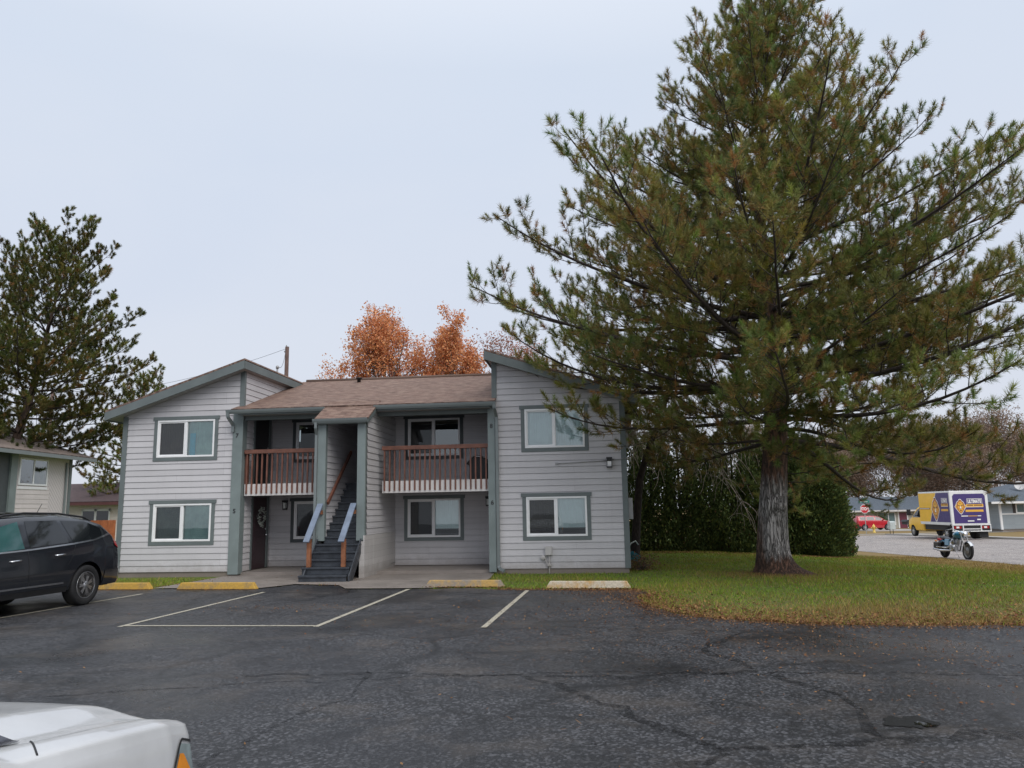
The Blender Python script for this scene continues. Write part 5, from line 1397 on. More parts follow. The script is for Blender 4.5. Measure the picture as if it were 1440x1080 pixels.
# ---- small red car far down the street
rc = empty('red_car', (39.0, 88, float(tz(39.0, 88)) + .022), R(4), 'small bright red retro wagon parked on the driveway of the tan house', 'car')
K = [(0, .95, .7, .70), (.06, 1.25, .98, .80), (.25, 1.58, 1.06, .84), (.8, 1.645, 1.06, .855), (1.8, 1.65, 1.05, .86), (2.5, 1.60, 1.04, .86), (2.85, 1.48, 1.03, .86), (3.35, 1.13, 1.02, .855), (3.9, 1.02, .93, .84), (4.25, .95, .82, .78), (4.42, .8, .68, .66), (4.47, .62, .52, .58)]
red = paint_mat('red_paint', (.48, .012, .022), 0., .25)
c = Car(rc, K, .86, 3.49, .33, .27, 4.47, red, tumble=.30)
for sd in (1, -1):
    wheel(rc, 0, sd * .85, .33, sd, .21, 5, split=False); wheel(rc, 2.63, sd * .85, .33, sd, .21, 5, split=False)
    c.patch('side_window', [(.42, 1.14), (1.0, 1.14)], [(.40, 1.48), (1.0, 1.50)], M['car_glass'], sd); c.patch('side_window', [(1.16, 1.13), (2.05, 1.12)], [(1.16, 1.50), (2.02, 1.50)], M['car_glass'], sd)
    c.patch('side_window', [(2.18, 1.12), (3.0, 1.10)], [(2.18, 1.49), (2.68, 1.42)], M['car_glass'], sd)
    c.patch('tail_light', [(.03, .92), (.16, .92)], [(.05, 1.12), (.18, 1.12)], M['red_lens'], sd, off=.01)
    c.patch('bumper', [(0.02, .28), (.48, .28)], [(0.02, .5), (.44, .5)], M['dark_plastic'], sd, off=.008)
c.toppatch('windscreen', 2.66, 3.3, .58, .66, M['car_glass'])
m = MB(); m.box(2.10, 2.22, -.95, -.84, 1.08, 1.22); m.build('wing_mirror', red, rc, bevel=.02)

# ---- yellow and purple moving van
van = empty('box_van', (29.5, 50.5, float(tz(29.5, 50.5)) + .012), R(86), 'yellow and purple box van with lion badge driving away down the street', 'van')
yel = paint_mat('van_yellow', (.93, .53, .02), 0., .45, .2)
pur = paint_mat('van_purple', (.050, .028, .16), 0., .5, .15)
M['van_white'] = paint_mat('van_white', (.78, .78, .77), 0., .4, .4)
BL, BW, ZB0, ZB1 = 4.5, 1.2, .98, 3.12            # local x forward, y left; rear face at x=0
m = MB(); m.box(0, BL, -BW, BW, ZB0, ZB1); box = m.build('cargo_box', M['van_white'], van, bevel=.03)
for sd in (1, -1):
    y = sd * (BW + .004)
    xd0, xd1 = 2.95, 1.85                          # slanted border between yellow and purple
    m = MB(); m.poly([(xd0 + .02, y, ZB0 + .12), (BL - .04, y, ZB0 + .12), (BL - .04, y, ZB1 - .10), (xd1 + .02, y, ZB1 - .10)]); m.build('side_panel', yel, box)
    m = MB(); m.poly([(.10, y, ZB0 + .12), (xd0 - .03, y, ZB0 + .12), (xd1 - .03, y, ZB1 - .10), (.10, y, ZB1 - .10)]); m.build('side_panel', pur, box)
m = MB(); y = -.004
m.poly([(-.004, -1.02, ZB0 + .05), (-.004, 1.02, ZB0 + .05), (-.004, 1.02, ZB1 - .34), (-.004, .90, ZB1 - .20), (-.004, -.90, ZB1 - .20), (-.004, -1.02, ZB1 - .34)][::-1]); m.build('rear_door', pur, box)
# the lion badge and the lettering
M['badge_white'] = simple('badge_white', (.8, .78, .75), .5, var=.02)
M['badge_orange'] = simple('badge_orange', (.50, .17, .03), .5, var=.1)
M['badge_gold'] = simple('badge_gold', (.74, .40, .05), .5, var=.05)
M['badge_dark'] = simple('badge_dark', (.13, .04, .03), .5, var=.05)
def badge(parent, P, s):
    """P(x, y) maps badge units to a point on the panel; drawn in flat layers"""
    def shape(pts, lv, mat, nm):
        m = MB(); m.poly([P(x, y, .002 + lv * .0015) for x, y in pts]); return m.build(nm, M[mat], parent)
    out = [(0, 1.0), (.18, .96), (.26, .80), (.55, .62), (.70, .30), (.92, .0), (.70, -.28), (.45, -.60), (.22, -.86), (0, -1.0)]
    sym = lambda pts: pts + [(-x, y) for x, y in pts[::-1] if x > 0]
    sc = lambda pts, k: [(x * k, y * k) for x, y in pts]
    shape(sym(out), 0, 'badge_white', 'lion_badge'); shape(sc(sym(out), .91), 1, 'badge_dark', 'lion_badge'); shape(sc(sym(out), .84), 2, 'badge_orange', 'lion_badge')
    shape(sym([(0, .66), (.22, .58), (.42, .34), (.46, .02), (.36, -.30), (.18, -.60), (0, -.72)]), 3, 'badge_gold', 'lion_badge')
    for q in (1, -1):
        shape([(q * .08, .14), (q * .34, .24), (q * .32, .10), (q * .12, .04)], 4, 'badge_dark', 'lion_badge')
        shape([(q * .16, .60), (q * .05, .34), (q * .12, .34)], 4, 'badge_dark', 'lion_badge')
        shape([(q * .40, .40), (q * .50, .30), (q * .44, .0), (q * .40, .1)], 4, 'badge_dark', 'lion_badge')
        shape([(q * .22, -.05), (q * .34, -.25), (q * .24, -.36), (q * .16, -.2)], 4, 'badge_orange', 'lion_badge')
        shape([(q * .78 , .04), (q * .60, .36), (q * .54, .30), (q * .66, .0), (q * .52, -.32), (q * .58, -.36)], 3, 'badge_gold', 'lion_badge')
    shape(sym([(0, .05), (.07, .05), (.10, -.14), (.14, -.22), (0, -.30)]), 4, 'badge_white', 'lion_badge'); shape(sym([(0, -.24), (.10, -.20), (.07, -.30), (0, -.34)]), 5, 'badge_dark', 'lion_badge')
    shape(sym([(0, -.44), (.16, -.40), (.12, -.56), (0, -.60)]), 4, 'badge_dark', 'lion_badge')
def quad(parent, P, x0, x1, y0, y1, mat, nm='stripe', lv=0, sk=0.):
    m = MB(); m.poly([P(x0 + sk, y0, .002 + lv * .0015), (P(x1 + sk, y0, .002 + lv * .0015)), P(x1, y1, .002 + lv * .0015), P(x0, y1, .002 + lv * .0015)]); return m.build(nm, M[mat], parent)
def lettering(parent, P, rot, cx, sc=1.):
    quad(parent, P, cx - .52 * sc, cx + .52 * sc, .30, .33, 'badge_white', lv=2); quad(parent, P, cx - .52 * sc, cx - .495 * sc, -.03, .33, 'badge_white', lv=2); quad(parent, P, cx + .495 * sc, cx + .52 * sc, -.03, .33, 'badge_white', lv=2)
    quad(parent, P, cx - .60 * sc, cx + .58 * sc, -.20, -.03, 'badge_gold', lv=1); quad(parent, P, cx - .60 * sc, cx + .58 * sc, -.225, -.20, 'badge_white', lv=1)
    quad(parent, P, cx - .66 * sc, cx + .55 * sc, -.52, -.38, 'badge_gold', lv=1)
    for k in range(13):
        if k in (5,): continue
        quad(parent, P, cx + (-.50 + k * .078) * sc, cx + (-.445 + k * .078) * sc, -.145, -.065, 'badge_dark', 'small_lettering', 2)
    text_mesh('ULTIMATE', .30, 'lettering', M['badge_white'], parent, P(cx, .135, .004), rot, .002, sx=.66 * sc, bold=.016)
lf = lambda cx, cz: (lambda x, y, d: (cx - x, BW + .005 + d, cz + y))        # left side, x to the right as seen
rr = lambda cx, cz: (lambda x, y, d: (-.005 - d, -(cx + x), cz + y))         # rear face
P = lf(1.62, 2.06); badge(box, lambda x, y, d: P(x * .74 * .9 - .42, y * .84 - .12, d), 1)
lettering(box, lf(.73, 2.34), (R(90), 0, R(180)), 0, .78)
quad(box, lf(3.95, 1.98), -.5, 1.1, -.05, .05, 'badge_dark', lv=1); quad(box, lf(3.95, 1.98), -.4, 1.0, -.018, .018, 'badge_white', lv=2)
Q = rr(0, 2.12); badge(box, lambda x, y, d: Q(-.56 + x * .40, y * .50 - .02, d), 1)
lettering(box, rr(.34, 2.28), (R(90), 0, R(-90)), 0, .92)
quad(box, rr(.05, 1.50), -.62, -.2, -.03, .03, 'badge_white', 'small_lettering', 1); quad(box, rr(.05, 1.50), -.18, .38, -.02, .02, 'badge_gold', 'small_lettering', 1); quad(box, rr(.05, 1.50), .40, .62, -.025, .025, 'badge_white', 'small_lettering', 1)
quad(box, rr(.5, 1.27), -.1, .12, -.04, .04, 'badge_white', 'small_lettering', 1)
m = MB(); m.box(-.03, -.006, -.2, .2, 1.14, 1.22); m.build('door_latch', M['van_white'], box)
# rear frame, bumper, lights
m = MB(); m.box(-.06, .1, -BW, BW, .90, .975); m.box(-.06, .1, -BW, BW, .50, .56); m.box(-.05, .0, -BW, -BW + .06, .56, .9); m.box(-.05, 0, BW - .06, BW, .56, .9)
m.box(-.05, .0, -.62, -.55, .56, .90); m.box(-.05, 0, .50, .57, .56, .90); m.box(-.045, -.01, -.55, .5, .64, .70); m.build('rear_bumper', M['van_white'], van, bevel=.01)
for y0 in (-1.08, .64):
    m = MB(); m.box(-.03, .0, y0, y0 + .44, .70, .86); t = m.build('tail_light', M['red_lens'], van); m = MB(); m.box(-.034, -.031, y0 + .14, y0 + .32, .72, .84); m.build('reverse_lamp', M['van_white'], t)
m = MB(); m.box(.02, BL, -.9, .9, .55, .9); m.box(.0, .03, -1.15, 1.15, .56, .9); m.build('chassis', M['dark_plastic'], van)
for y0 in (-1.1, .55): 
    m = MB(); m.box(.2, .22, y0, y0 + .55, .12, .56); m.build('mud_flap', M['dark_plastic'], van)
m = MB(); m.box(.3, BL - .1, BW - .03, BW + .012, ZB0 - .06, ZB0 + .10); m.box(.3, BL - .1, -BW - .012, -BW + .03, ZB0 - .06, ZB0 + .10); m.build('skirt_rail', M['van_white'], van)
# cab
cab = Car(van, [(0, 2.1, 1.25, .98), (.35, 2.16, 1.28, 1.0), (1.05, 2.12, 1.28, 1.0), (1.3, 1.98, 1.27, 1.0), (1.9, 1.42, 1.26, .99), (2.2, 1.32, 1.18, .96), (2.6, 1.20, 1.08, .90), (2.75, 1.0, .85, .82), (2.8, .7, .6, .78)], -9, 1.75, .38, .45, 2.8, yel, tumble=.18, name='cab')
cab.x0 = 0
for o in list(van.children):
    if o.name.startswith('cab') or (o.name.startswith('underbody')): o.location = (BL + .02 - 9, 0, 0)
cabx = BL + .02
for sd in (1, -1):
    m = MB(); y = sd * 1.005
    rows = []
    for s in np.linspace(.35, 1.75, 10):
        zt = np.interp(s, [.35, 1.05, 1.75], [2.0, 1.95, 1.45]); rows.append([(cabx + s, sd * (cab.W(s, z) + .006), z) for z in np.linspace(1.35, zt, 5)])
    m.grid(rows); m.build('cab_window', M['car_glass'], van)
    m = MB(); m.box(cabx + 1.5, cabx + 1.62, sd * 1.28 - .13, sd * 1.28 + .13, 1.50, 1.92); m.bar((cabx + 1.55, sd * .98, 1.5), (cabx + 1.55, sd * 1.25, 1.6), .05); m.build('wing_mirror', M['dark_plastic'], van, bevel=.02)
    wheel(van, cabx + 1.75, sd * 1.0, .38, sd, .24, 6, split=False, rim_mat='rim'); wheel(van, 1.15, sd * 1.05, .38, sd, .48, 6, split=False)

# ---- motorcycle at the kerb
mc = empty('motorcycle', (16.55, 30.3, float(tz(16.55, 30.3)) + .012), math.atan2(-.80, .60), 'blue motorcycle with chrome engine parked at the edge of the street', 'motorcycle')
mc.rotation_euler = (R(-6), 0, math.atan2(-.998, -.02))
blue = paint_mat('teal_blue_paint', (.03, .22, .38), .2, .2)
def bike_wheel(x, r, w):
    m = MB(); pr = []
    T = Matrix.Translation((x, 0, r)) @ Matrix.Rotation(R(90), 4, 'X')
    m.lathe([(r - w, -w * .4), (r - w * .5, -w * .55), (r - w * .1, -w * .35), (r, 0), (r - w * .1, w * .35), (r - w * .5, w * .55), (r - w, w * .4), (r - w * 1.05, 0), (r - w, -w * .4)], 36, T)
    o = m.build('wheel', M['tyre'], mc)
    m = MB(); m.lathe([(r - w - .02, -.02), (r - w + .004, -.03), (r - w + .004, .03), (r - w - .02, .02), (r - w - .02, -.02)], 36, T); m.lathe([(.001, -.05), (.05, -.05), (.05, .05), (.001, .05)], 14, T)
    m.lathe([(.05, .035), (.13, .035), (.13, .04), (.05, .04)], 20, T)
    for k in range(20):
        a = 2 * math.pi * k / 20; p = T @ Vector((.05 * math.cos(a + .5), .05 * math.sin(a + .5), .02 * (-1) ** k)); q = T @ Vector(((r - w - .01) * math.cos(a), (r - w - .01) * math.sin(a), 0)); m.bar(p, q, .005)
    m.build('rim', M['grey_metal'], o); return o
bike_wheel(0, .315, .13); bike_wheel(1.58, .335, .085)
def fender(x, r, a0, a1, w, mat):
    m = MB(); P = []
    for t in np.linspace(a0, a1, 14):
        a = R(t); row = []
        for q in np.linspace(-1, 1, 7): row.append((x + (r - .04 * q * q) * math.cos(a), w * q, .32 + (r - .04 * q * q) * math.sin(a)))
        P.append(row)
    m.grid(P); return m.build('fender', mat, mc)
fender(0, .375, 50, 195, .15, blue); fender(1.58, .37, 35, 150, .065, M['chrome'])
m = MB()
for s, w, h0, h1 in ((0,),) if False else (): pass
P = []
for s, w, z0, z1 in ((.72, .02, .82, .86), (.76, .10, .76, .92), (.88, .15, .74, .97), (1.05, .16, .75, 1.0), (1.18, .12, .78, .99), (1.27, .03, .86, .94)):
    P.append([(s, 1.25 * w * math.cos(a), (z0 + z1) / 2 + .02 + (z1 - z0) / 1.7 * math.sin(a)) for a in np.linspace(0, 2 * math.pi, 15)])
m.grid(P); m.build('fuel_tank', blue, mc, merge=True)
m = MB(); P = []
for s, w, z0, z1 in ((-.22, .06, .70, .76), (-.15, .12, .68, .82), (.1, .13, .68, .80), (.3, .14, .64, .74), (.55, .12, .64, .76), (.72, .08, .70, .80)):
    P.append([(s, w * math.cos(a), (z0 + z1) / 2 + (z1 - z0) / 2 * math.sin(a)) for a in np.linspace(0, 2 * math.pi, 13)])
m.grid(P); m.build('seat', simple('black_leather', (.015, .012, .014), .4), mc, merge=True)
m = MB(); m.box(.62, .98, -.16, .16, .26, .52); 
for a, x in ((25, .72), (-20, .90)):
    T = Matrix.Translation((x, 0, .48)) @ Matrix.Rotation(R(-a), 4, 'Y')
    m.lathe([(.075, 0)] + [(.075 + (.02 if i % 2 else 0), .03 * i) for i in range(1, 9)] + [(.07, .27)], 14, T)
m.lathe([(.001, .12), (.12, .12), (.13, .16), (.12, .20), (.001, .21)], 18, Matrix.Translation((.78, 0, .40)) @ Matrix.Rotation(R(90), 4, 'X')); m.lathe([(.001, .12), (.10, .12), (.11, .17), (.001, .20)], 18, Matrix.Translation((.82, 0, .62)) @ Matrix.Rotation(R(90), 4, 'X'))
m.build('engine', simple('engine_alloy', (.42, .42, .43), .3, .8, var=.3, scale=12), mc, bevel=.01)
m = MB(); m.tube([(.92, -.13, .55), (.98, -.2, .40), (.9, -.22, .30), (.3, -.23, .27), (-.35, -.24, .30)], [.025, .025, .03, .045, .05], 10); m.tube([(.74, -.13, .58), (.70, -.2, .45), (.55, -.22, .38), (-.1, -.24, .38)], [.025, .025, .03, .045], 10); m.build('exhaust_pipe', M['chrome'], mc)
m = MB(); m.tube([(.05, -.15, .30), (.35, -.15, .62), (1.22, 0, .86)], .02, 6); m.tube([(.05, .15, .30), (.35, .15, .62), (1.22, 0, .86)], .02, 6); m.tube([(.6, 0, .30), (1.05, 0, .32), (1.24, 0, .84)], .022, 6); m.tube([(.35, -.15, .62), (.33, -.15, .30)], .03, 8); m.tube([(.35, .15, .62), (.33, .15, .30)], .03, 8); m.build('frame', M['black_metal'], mc)
m = MB()
for y in (-.09, .09): m.tube([(1.58, y, .335), (1.22, y, 1.0)], .024, 8)
m.box(1.2, 1.28, -.13, .13, .92, .98); m.build('fork', M['grey_metal'], mc)
m = MB(); m.tube([(.98, -.42, 1.04), (1.12, -.34, 1.08), (1.2, -.1, 1.0), (1.2, .1, 1.0), (1.12, .34, 1.08), (.98, .42, 1.04)], .014, 8); m.build('handlebar', M['chrome'], mc)
for y in (-.4, .4):
    m = MB(); m.tube([(1.0, y, 1.05), (.90, y * 1.08, 1.02)], .02, 8); m.build('grip', M['dark_plastic'], mc)
    m = MB(); m.lathe([(.001, 0), (.035, .01), (.035, .05), (.001, .06)], 10, Matrix.Translation((-.30, y * .45, .60)) @ Matrix.Rotation(R(-90), 4, 'Y')); m.build('indicator', M['amber_lens'], mc)
m = MB(); m.lathe([(.001, .10), (.085, .09), (.095, .06), (.07, -.04), (.001, -.06)], 18, Matrix.Translation((1.33, 0, .93)) @ Matrix.Rotation(R(90), 4, 'Y')); m.build('headlight', M['chrome'], mc)
m = MB(); m.box(-.42, -.34, -.10, .10, .62, .72); m.build('tail_light', M['red_lens'], mc, bevel=.015)
m = MB(); m.box(-.36, .02, -.27, -.14, .30, .56); m.build('saddlebag', simple('bag', (.03, .025, .022), .5), mc, bevel=.03)
for sd in (1, -1):
    m = MB(); m.box(.30, .62, sd * .165 - .02, sd * .165 + .02, .46, .70); m.build('side_cover', blue, mc, bevel=.03)
m = MB(); m.tube([(.5, .12, .3), (.42, .33, .02)], .012, 6); m.build('kickstand', M['chrome'], mc)

# ------------------------------------------------------------------ street furniture
ssx, ssy = 31.9, 71.0; sg = float(tz(ssx, ssy))
s = empty('stop_sign', (ssx, ssy, sg), 0, 'red octagonal stop sign with a green street name blade on top', 'sign')
m = MB(); m.box(-.03, .03, -.02, .02, 0, 3.0); m.build('post', M['grey_metal'], s)
def octa(r, y): return [(r * math.cos(R(22.5 + 45 * k)), y, 2.25 + r * math.sin(R(22.5 + 45 * k))) for k in range(8)]
M['sign_red'] = simple('sign_red', (.50, .015, .025), .4, var=.06); M['sign_white'] = simple('sign_white', (.8, .8, .8), .4, var=.03); M['sign_green'] = simple('sign_green', (.0, .22, .17), .4, var=.05)
m = MB(); m.prism([(p[0], p[2]) for p in octa(.42, 0)], 1, -.035, -.025); pn = m.build('sign_panel', M['sign_white'], s, fix=True)
m = MB(); m.poly(octa(.385, -.038)); m.build('sign_face', M['sign_red'], pn); text_mesh('STOP', .36, 'lettering', M['sign_white'], pn, (0, -.042, 2.25), (R(90), 0, 0), .002, sx=.72, bold=.014)
m = MB(); m.box(-.48, .48, -.012, .012, 2.80, 3.02); bl_ = m.build('street_name_sign', M['sign_green'], s)
for k in range(7):
    m = MB(); m.box(-.34 + k * .10, -.28 + k * .10, -.0165, -.0135, 2.86, 2.95); m.build('small_lettering', M['sign_white'], bl_)
m = MB(); m.box(-.012, .012, -.4, .4, 3.03, 3.2); m.build('street_name_sign', M['sign_green'], s)

h = empty('fire_hydrant', (34.9, 76, float(tz(36, 76))), R(-20), 'yellow fire hydrant on the grass in front of the red car', 'hydrant')
M['hydrant'] = simple('hydrant_yellow', (.70, .50, .12), .5, var=.1)
m = MB(); m.lathe([(.16, 0), (.16, .05), (.12, .06), (.115, .52), (.15, .54), (.15, .60), (.125, .62), (.10, .72), (.04, .78), (.03, .84), (0, .85)], 16); b_ = m.build('barrel', M['hydrant'], h)
for a in (90, -90, 0):
    m = MB(); m.lathe([(.06, .1), (.06, .2), (.075, .2), (.075, .24), (0, .25)], 12, Matrix.Rotation(R(a - 90), 4, 'Z') @ Matrix.Translation((0, 0, .45)) @ Matrix.Rotation(R(90), 4, 'Y')); m.build('nozzle', M['hydrant'], h)

h = empty('mailbox_stand', (32.4, 67.2, float(tz(33.2, 67.2))), R(5), 'pale grey mailbox cabinet on two thin legs beside the far kerb', 'mailbox')
m = MB(); m.box(-.24, .24, -.2, .2, .45, 1.05); m.prism([(-.2, 1.05), (.2, 1.05), (.12, 1.14), (-.12, 1.14)], 0, -.24, .24); m.build('cabinet', simple('mailbox_grey', (.45, .50, .50), .5), h, bevel=.01, fix=True)
for x_ in (-.18, .10):
    m = MB(); m.tube([(x_, 0, 0), (x_, 0, .45)], .025, 6); m.build('leg', M['black_metal'], h)

# utility poles and wires
M['pole_wood'] = bark_mat('pole_wood', (.06, .038, .032), (.14, .09, .075), (8, 8, 1), .3)
p1 = empty('utility_pole', (-16.1, 54, 0), 0, 'brown wooden utility pole showing above the left gable roof', 'pole', 'utility poles')
m = MB(); m.tube([(0, 0, 0), (0, 0, 13.4)], [.18, .14], 12); m.build('pole', M['pole_wood'], p1)
m = MB(); m.lathe([(.03, 0), (.05, .02), (.03, .05), (.05, .08), (.03, .12), (0, .13)], 8, Matrix.Translation((-.05, 0, 13.4))); m.box(-.2, -.13, -.05, .05, 13.0, 13.1); m.build('insulator', M['grey_metal'], p1)
p2 = empty('utility_pole', (-40.6, 67, 0), 0, 'utility pole with a street lamp arm rising behind the left building', 'pole', 'utility poles')
m = MB(); m.tube([(0, 0, 0), (0, 0, 12.6)], [.19, .15], 12); m.build('pole', M['pole_wood'], p2)
m = MB(); m.tube([(.0, -.1, 9.0), (1.2, -.3, 9.25), (1.9, -.3, 9.2)], .04, 6); m.box(1.6, 2.5, -.45, -.15, 9.05, 9.22); m.build('lamp_arm', M['grey_metal'], p2)
def wire(a, b, sag, label, r=.010):
    a, b = Vector(a), Vector(b); pts = [a.lerp(b, t) - Vector((0, 0, sag * 4 * t * (1 - t))) for t in np.linspace(0, 1, 24)]
    m = MB(); m.tube(pts, r, 4); tag(m.build('power_line', M['dark_plastic']), label, 'wire', 'overhead wires')
wire((-16.2, 54, 13.25), (-40.6, 67, 12.3), .9, 'thin overhead wire running from the brown pole down left behind the big pine', .012)
wire((-16.2, 54, 13.2), bpt(-10.9, 3.2, 6.38), .5, 'service wire dropping from the brown pole to the left gable roof mast')
for k, (dz, lb) in enumerate(((0, 'highest'), (-1.3, 'middle'), (-2.4, 'lowest'))):
    wire((-40.6, 67, 10.6 + dz), (-22, 72, 9.6 + dz * 1.5), .4, lb + ' of three wires right of the pole behind the left building', .014)
    wire((-40.6, 67, 10.6 + dz), (-75, 62, 10.4 + dz), .4, lb + ' of three wires left of the pole behind the left building', .014)
for k, y in enumerate((92, 93)):
    wire((18, y, 5.4 + k * 1.2), (95, y + 4, 5.2 + k * 1.4), .4, ('lower' if k == 0 else 'upper') + ' wire in front of the bare trees beyond the street', .018)

# ------------------------------------------------------------------ neighbouring houses
LB = empty('neighbour_building', (0, 0, 0), 0, 'two storey pale neighbouring building at the left edge with tan hip roof and diagonal boards', 'building')
siding_l = siding_mat('pale_siding', (.66, .60, .58)); M['diag'] = None
def diag_mat(name, c, ang=45):
    m, nt, b = new_mat(name); n = N(nt); v = n.coord('Object'); sep = n('ShaderNodeSeparateXYZ'); n.link(v, sep.inputs[0])
    d = n.math('ADD', sep.outputs['Y'], sep.outputs['Z']); w = n.math('FRACT', n.math('MULTIPLY', d, 4.6))
    g = n.ramp(w, [(.0, 1.), (.07, 1.), (.1, 0.)]); n.link(n.mix(n.math('MULTIPLY', g, .6), c, tuple(x * .4 for x in c)), b.inputs['Base Color']); b.inputs['Roughness'].default_value = .7
    n.bump(n.math('SUBTRACT', 1, g), b, .6, .02); return m
M['diag'] = diag_mat('diagonal_boards', (.60, .55, .54))
wx = -23.1                                             # facade plane, facing +x
def pl(x0, x1, y0, y1, z0, z1, mat, name='wall'):
    m = MB(); m.box(x0, x1, y0, y1, z0, z1); return m.build(name, mat, LB)
pl(wx - 10, wx, 20, 40.2, 0, 4.7, M['diag'])
mb = MB(); lap_wall(mb, lambda y, d, z: (wx + .03 + d, y, z), 35.75, 38.4, .1, 3.12, pitch=.22); mb.build('wall_panel', siding_l, LB)
pl(wx, wx + .03, 35.75, 38.4, .1, 3.12, siding_l, 'wall_panel')
pl(wx - .0, wx + .10, 35.28, 35.75, 0, 4.62, M['post'], 'pilaster')
pl(wx - .02, wx + .012, 20, 35.28, 0, 4.62, M['dark_trim'], 'recess_shade')  # flat dark sheet painted for the shade of a recess
pl(wx - .1, wx + .05, 40.05, 40.26, 0, 4.68, M['trim'], 'corner_board')
pl(wx + .02, wx + .10, 39.7, 39.8, 0, 4.4, M['gutter'], 'downspout')
pl(wx + .01, wx + .06, 35.9, 38.2, 2.98, 3.10, M['white_vinyl'], 'sill')
f = MB(); 
for a, b, c0, d in ((35.95, 38.15, 3.16, 3.24), (35.95, 38.15, 4.36, 4.44), (35.95, 36.03, 3.24, 4.36), (38.07, 38.15, 3.24, 4.36), (37.0, 37.08, 3.24, 4.36)): f.box(wx + .01, wx + .07, a, b, c0, d)
w_ = f.build('window', M['white_vinyl'], LB)
for a, b, mt in ((36.03, 37.0, M['dark_inside']), (37.08, 38.07, M['blind_dim'])):
    m = MB(); m.box(wx + .012, wx + .03, a, b, 3.24, 4.36); m.build('curtain', mt, w_)  # left panel is no cloth: near-black colour stands for the unlit room
    m = MB(); m.poly([(wx + .05, a, 3.24), (wx + .05, b, 3.24), (wx + .05, b, 4.36), (wx + .05, a, 4.36)]); m.build('pane', M['glass'], w_)
uv_roof([(wx + .75, 41.2, 4.72), (wx + .75, 19, 4.72), (wx - 5, 19, 6.55), (wx - 5, 41.2, 6.55)], 'roof', M['shingle_left'], LB, .05)
uv_roof([(wx - 10.75, 19, 4.72), (wx - 10.75, 41.2, 4.72), (wx - 5, 41.2, 6.55), (wx - 5, 19, 6.55)], 'roof', M['shingle_left'], LB, .05)
m = MB(); m.box(wx + .70, wx + .80, 19, 41.2, 4.50, 4.67); m.build('gutter', M['gutter'], LB)
m = MB(); m.poly([(wx, 19, 4.62), (wx + .7, 19, 4.60), (wx + .7, 41.1, 4.60), (wx, 41.1, 4.62)]); m.build('soffit', M['trim'], LB)
m = MB(); m.prism([(wx - 10.6, 4.68), (wx + .6, 4.68), (wx - 5, 6.46)], 1, 40.1, 40.2); m.build('gable', siding_l, LB, fix=True)

MH = empty('small_house', (0, 0, 0), 0, 'single storey white house with maroon brown roof seen between the two buildings', 'house')
m = MB(); lap_wall(m, lambda u, d, z: (u, 52 - d, z), -36, -22, .0, 2.5, pitch=.2); m.box(-36, -22, 52.0, 60, 0, 2.5); m.build('wall', simple('cream_wall', (.80, .72, .66), .7, var=.06), MH)
uv_roof([(-37, 51.3, 2.60), (-21, 51.3, 2.60), (-21, 55.6, 3.95), (-37, 55.6, 3.95)], 'roof', M['shingle_maroon'], MH)
uv_roof([(-21, 60.6, 2.60), (-37, 60.6, 2.60), (-37, 55.6, 3.95), (-21, 55.6, 3.95)], 'roof', M['shingle_maroon'], MH)
m = MB(); m.box(-37, -29.5, 51.2, 51.3, 2.42, 2.56); m.build('gutter', M['dark_trim'], MH)
m = MB(); m.box(-29.5, -21, 51.25, 51.3, 2.36, 2.56); m.build('fascia', simple('maroon_fascia', (.13, .05, .05), .5), MH)
m = MB()
for a, b, c0, d in ((-28.9, -28.83, 1.05, 2.12), (-28.05, -27.90, 1.05, 2.12), (-27.1, -27.0, 1.05, 2.12), (-28.9, -27.0, 1.98, 2.12)): m.box(a, b, 51.93, 51.975, c0, d)
w_ = m.build('window', M['white_vinyl'], MH); m = MB(); m.box(-28.83, -27.1, 51.94, 51.96, .9, 1.98); m.build('pane', M['car_glass'], w_)
m = MB(); m.lathe([(.06, 0), (.06, .5), (.0, .5)], 8, Matrix.Translation((-29.0, 53.0, 3.05))); m.lathe([(.16, 0), (.16, .12), (.3, .14), (.25, .22), (0, .26)], 10, Matrix.Translation((-28.9, 55.0, 3.75))); m.build('roof_vent', M['dark_trim'], MH)
fo = empty('wooden_fence', (0, 0, 0), 0, 'short orange brown wooden fence behind the dark car', 'fence')
mt = simple('orange_fence_wood', (.40, .13, .05), .7, var=.25, scale=4)
for i in range(26):
    pass
m = MB()
for i in range(40): x_ = -28.0 + i * .15; m.box(x_, x_ + .142, 43.0 + .006 * (i % 3), 43.02 + .006 * (i % 3), 0, 1.42)
m.build('fence_boards', mt, fo)
for x_ in (-28.0, -25.6, -23.2):
    m = MB(); m.box(x_ - .05, x_ + .05, 43.05, 43.15, 0, 1.4); m.build('fence_post', mt, fo)

TH = empty('tan_house', (-2.6, 0, float(tz(50, 100)) - .35), 0, 'long single storey tan house with blue grey roof and maroon door across the street', 'house')
tan = siding_mat('tan_wall', (.42, .40, .34), (2, 2, 2)); wy = 100
m = MB(); m.box(44.8, 75, wy, wy + 9, 0, 2.62); m.build('wall', tan, TH)
uv_roof([(44.0, wy - .7, 2.66), (76, wy - .7, 2.66), (76, wy + 4.5, 4.35), (44.6, wy + 4.5, 4.35)], 'roof', M['shingle_blue'], TH)
uv_roof([(76, wy + 9.7, 2.66), (44, wy + 9.7, 2.66), (44.6, wy + 4.5, 4.35), (76, wy + 4.5, 4.35)], 'roof', M['shingle_blue'], TH)
m = MB(); m.box(44.0, 76, wy - .78, wy - .7, 2.46, 2.66); m.build('fascia', M['white_board'], TH)
m = MB(); m.prism([(wy, 2.6), (wy + 9, 2.6), (wy + 4.5, 4.2)], 0, 44.8, 44.9); m.build('gable', tan, TH, fix=True)
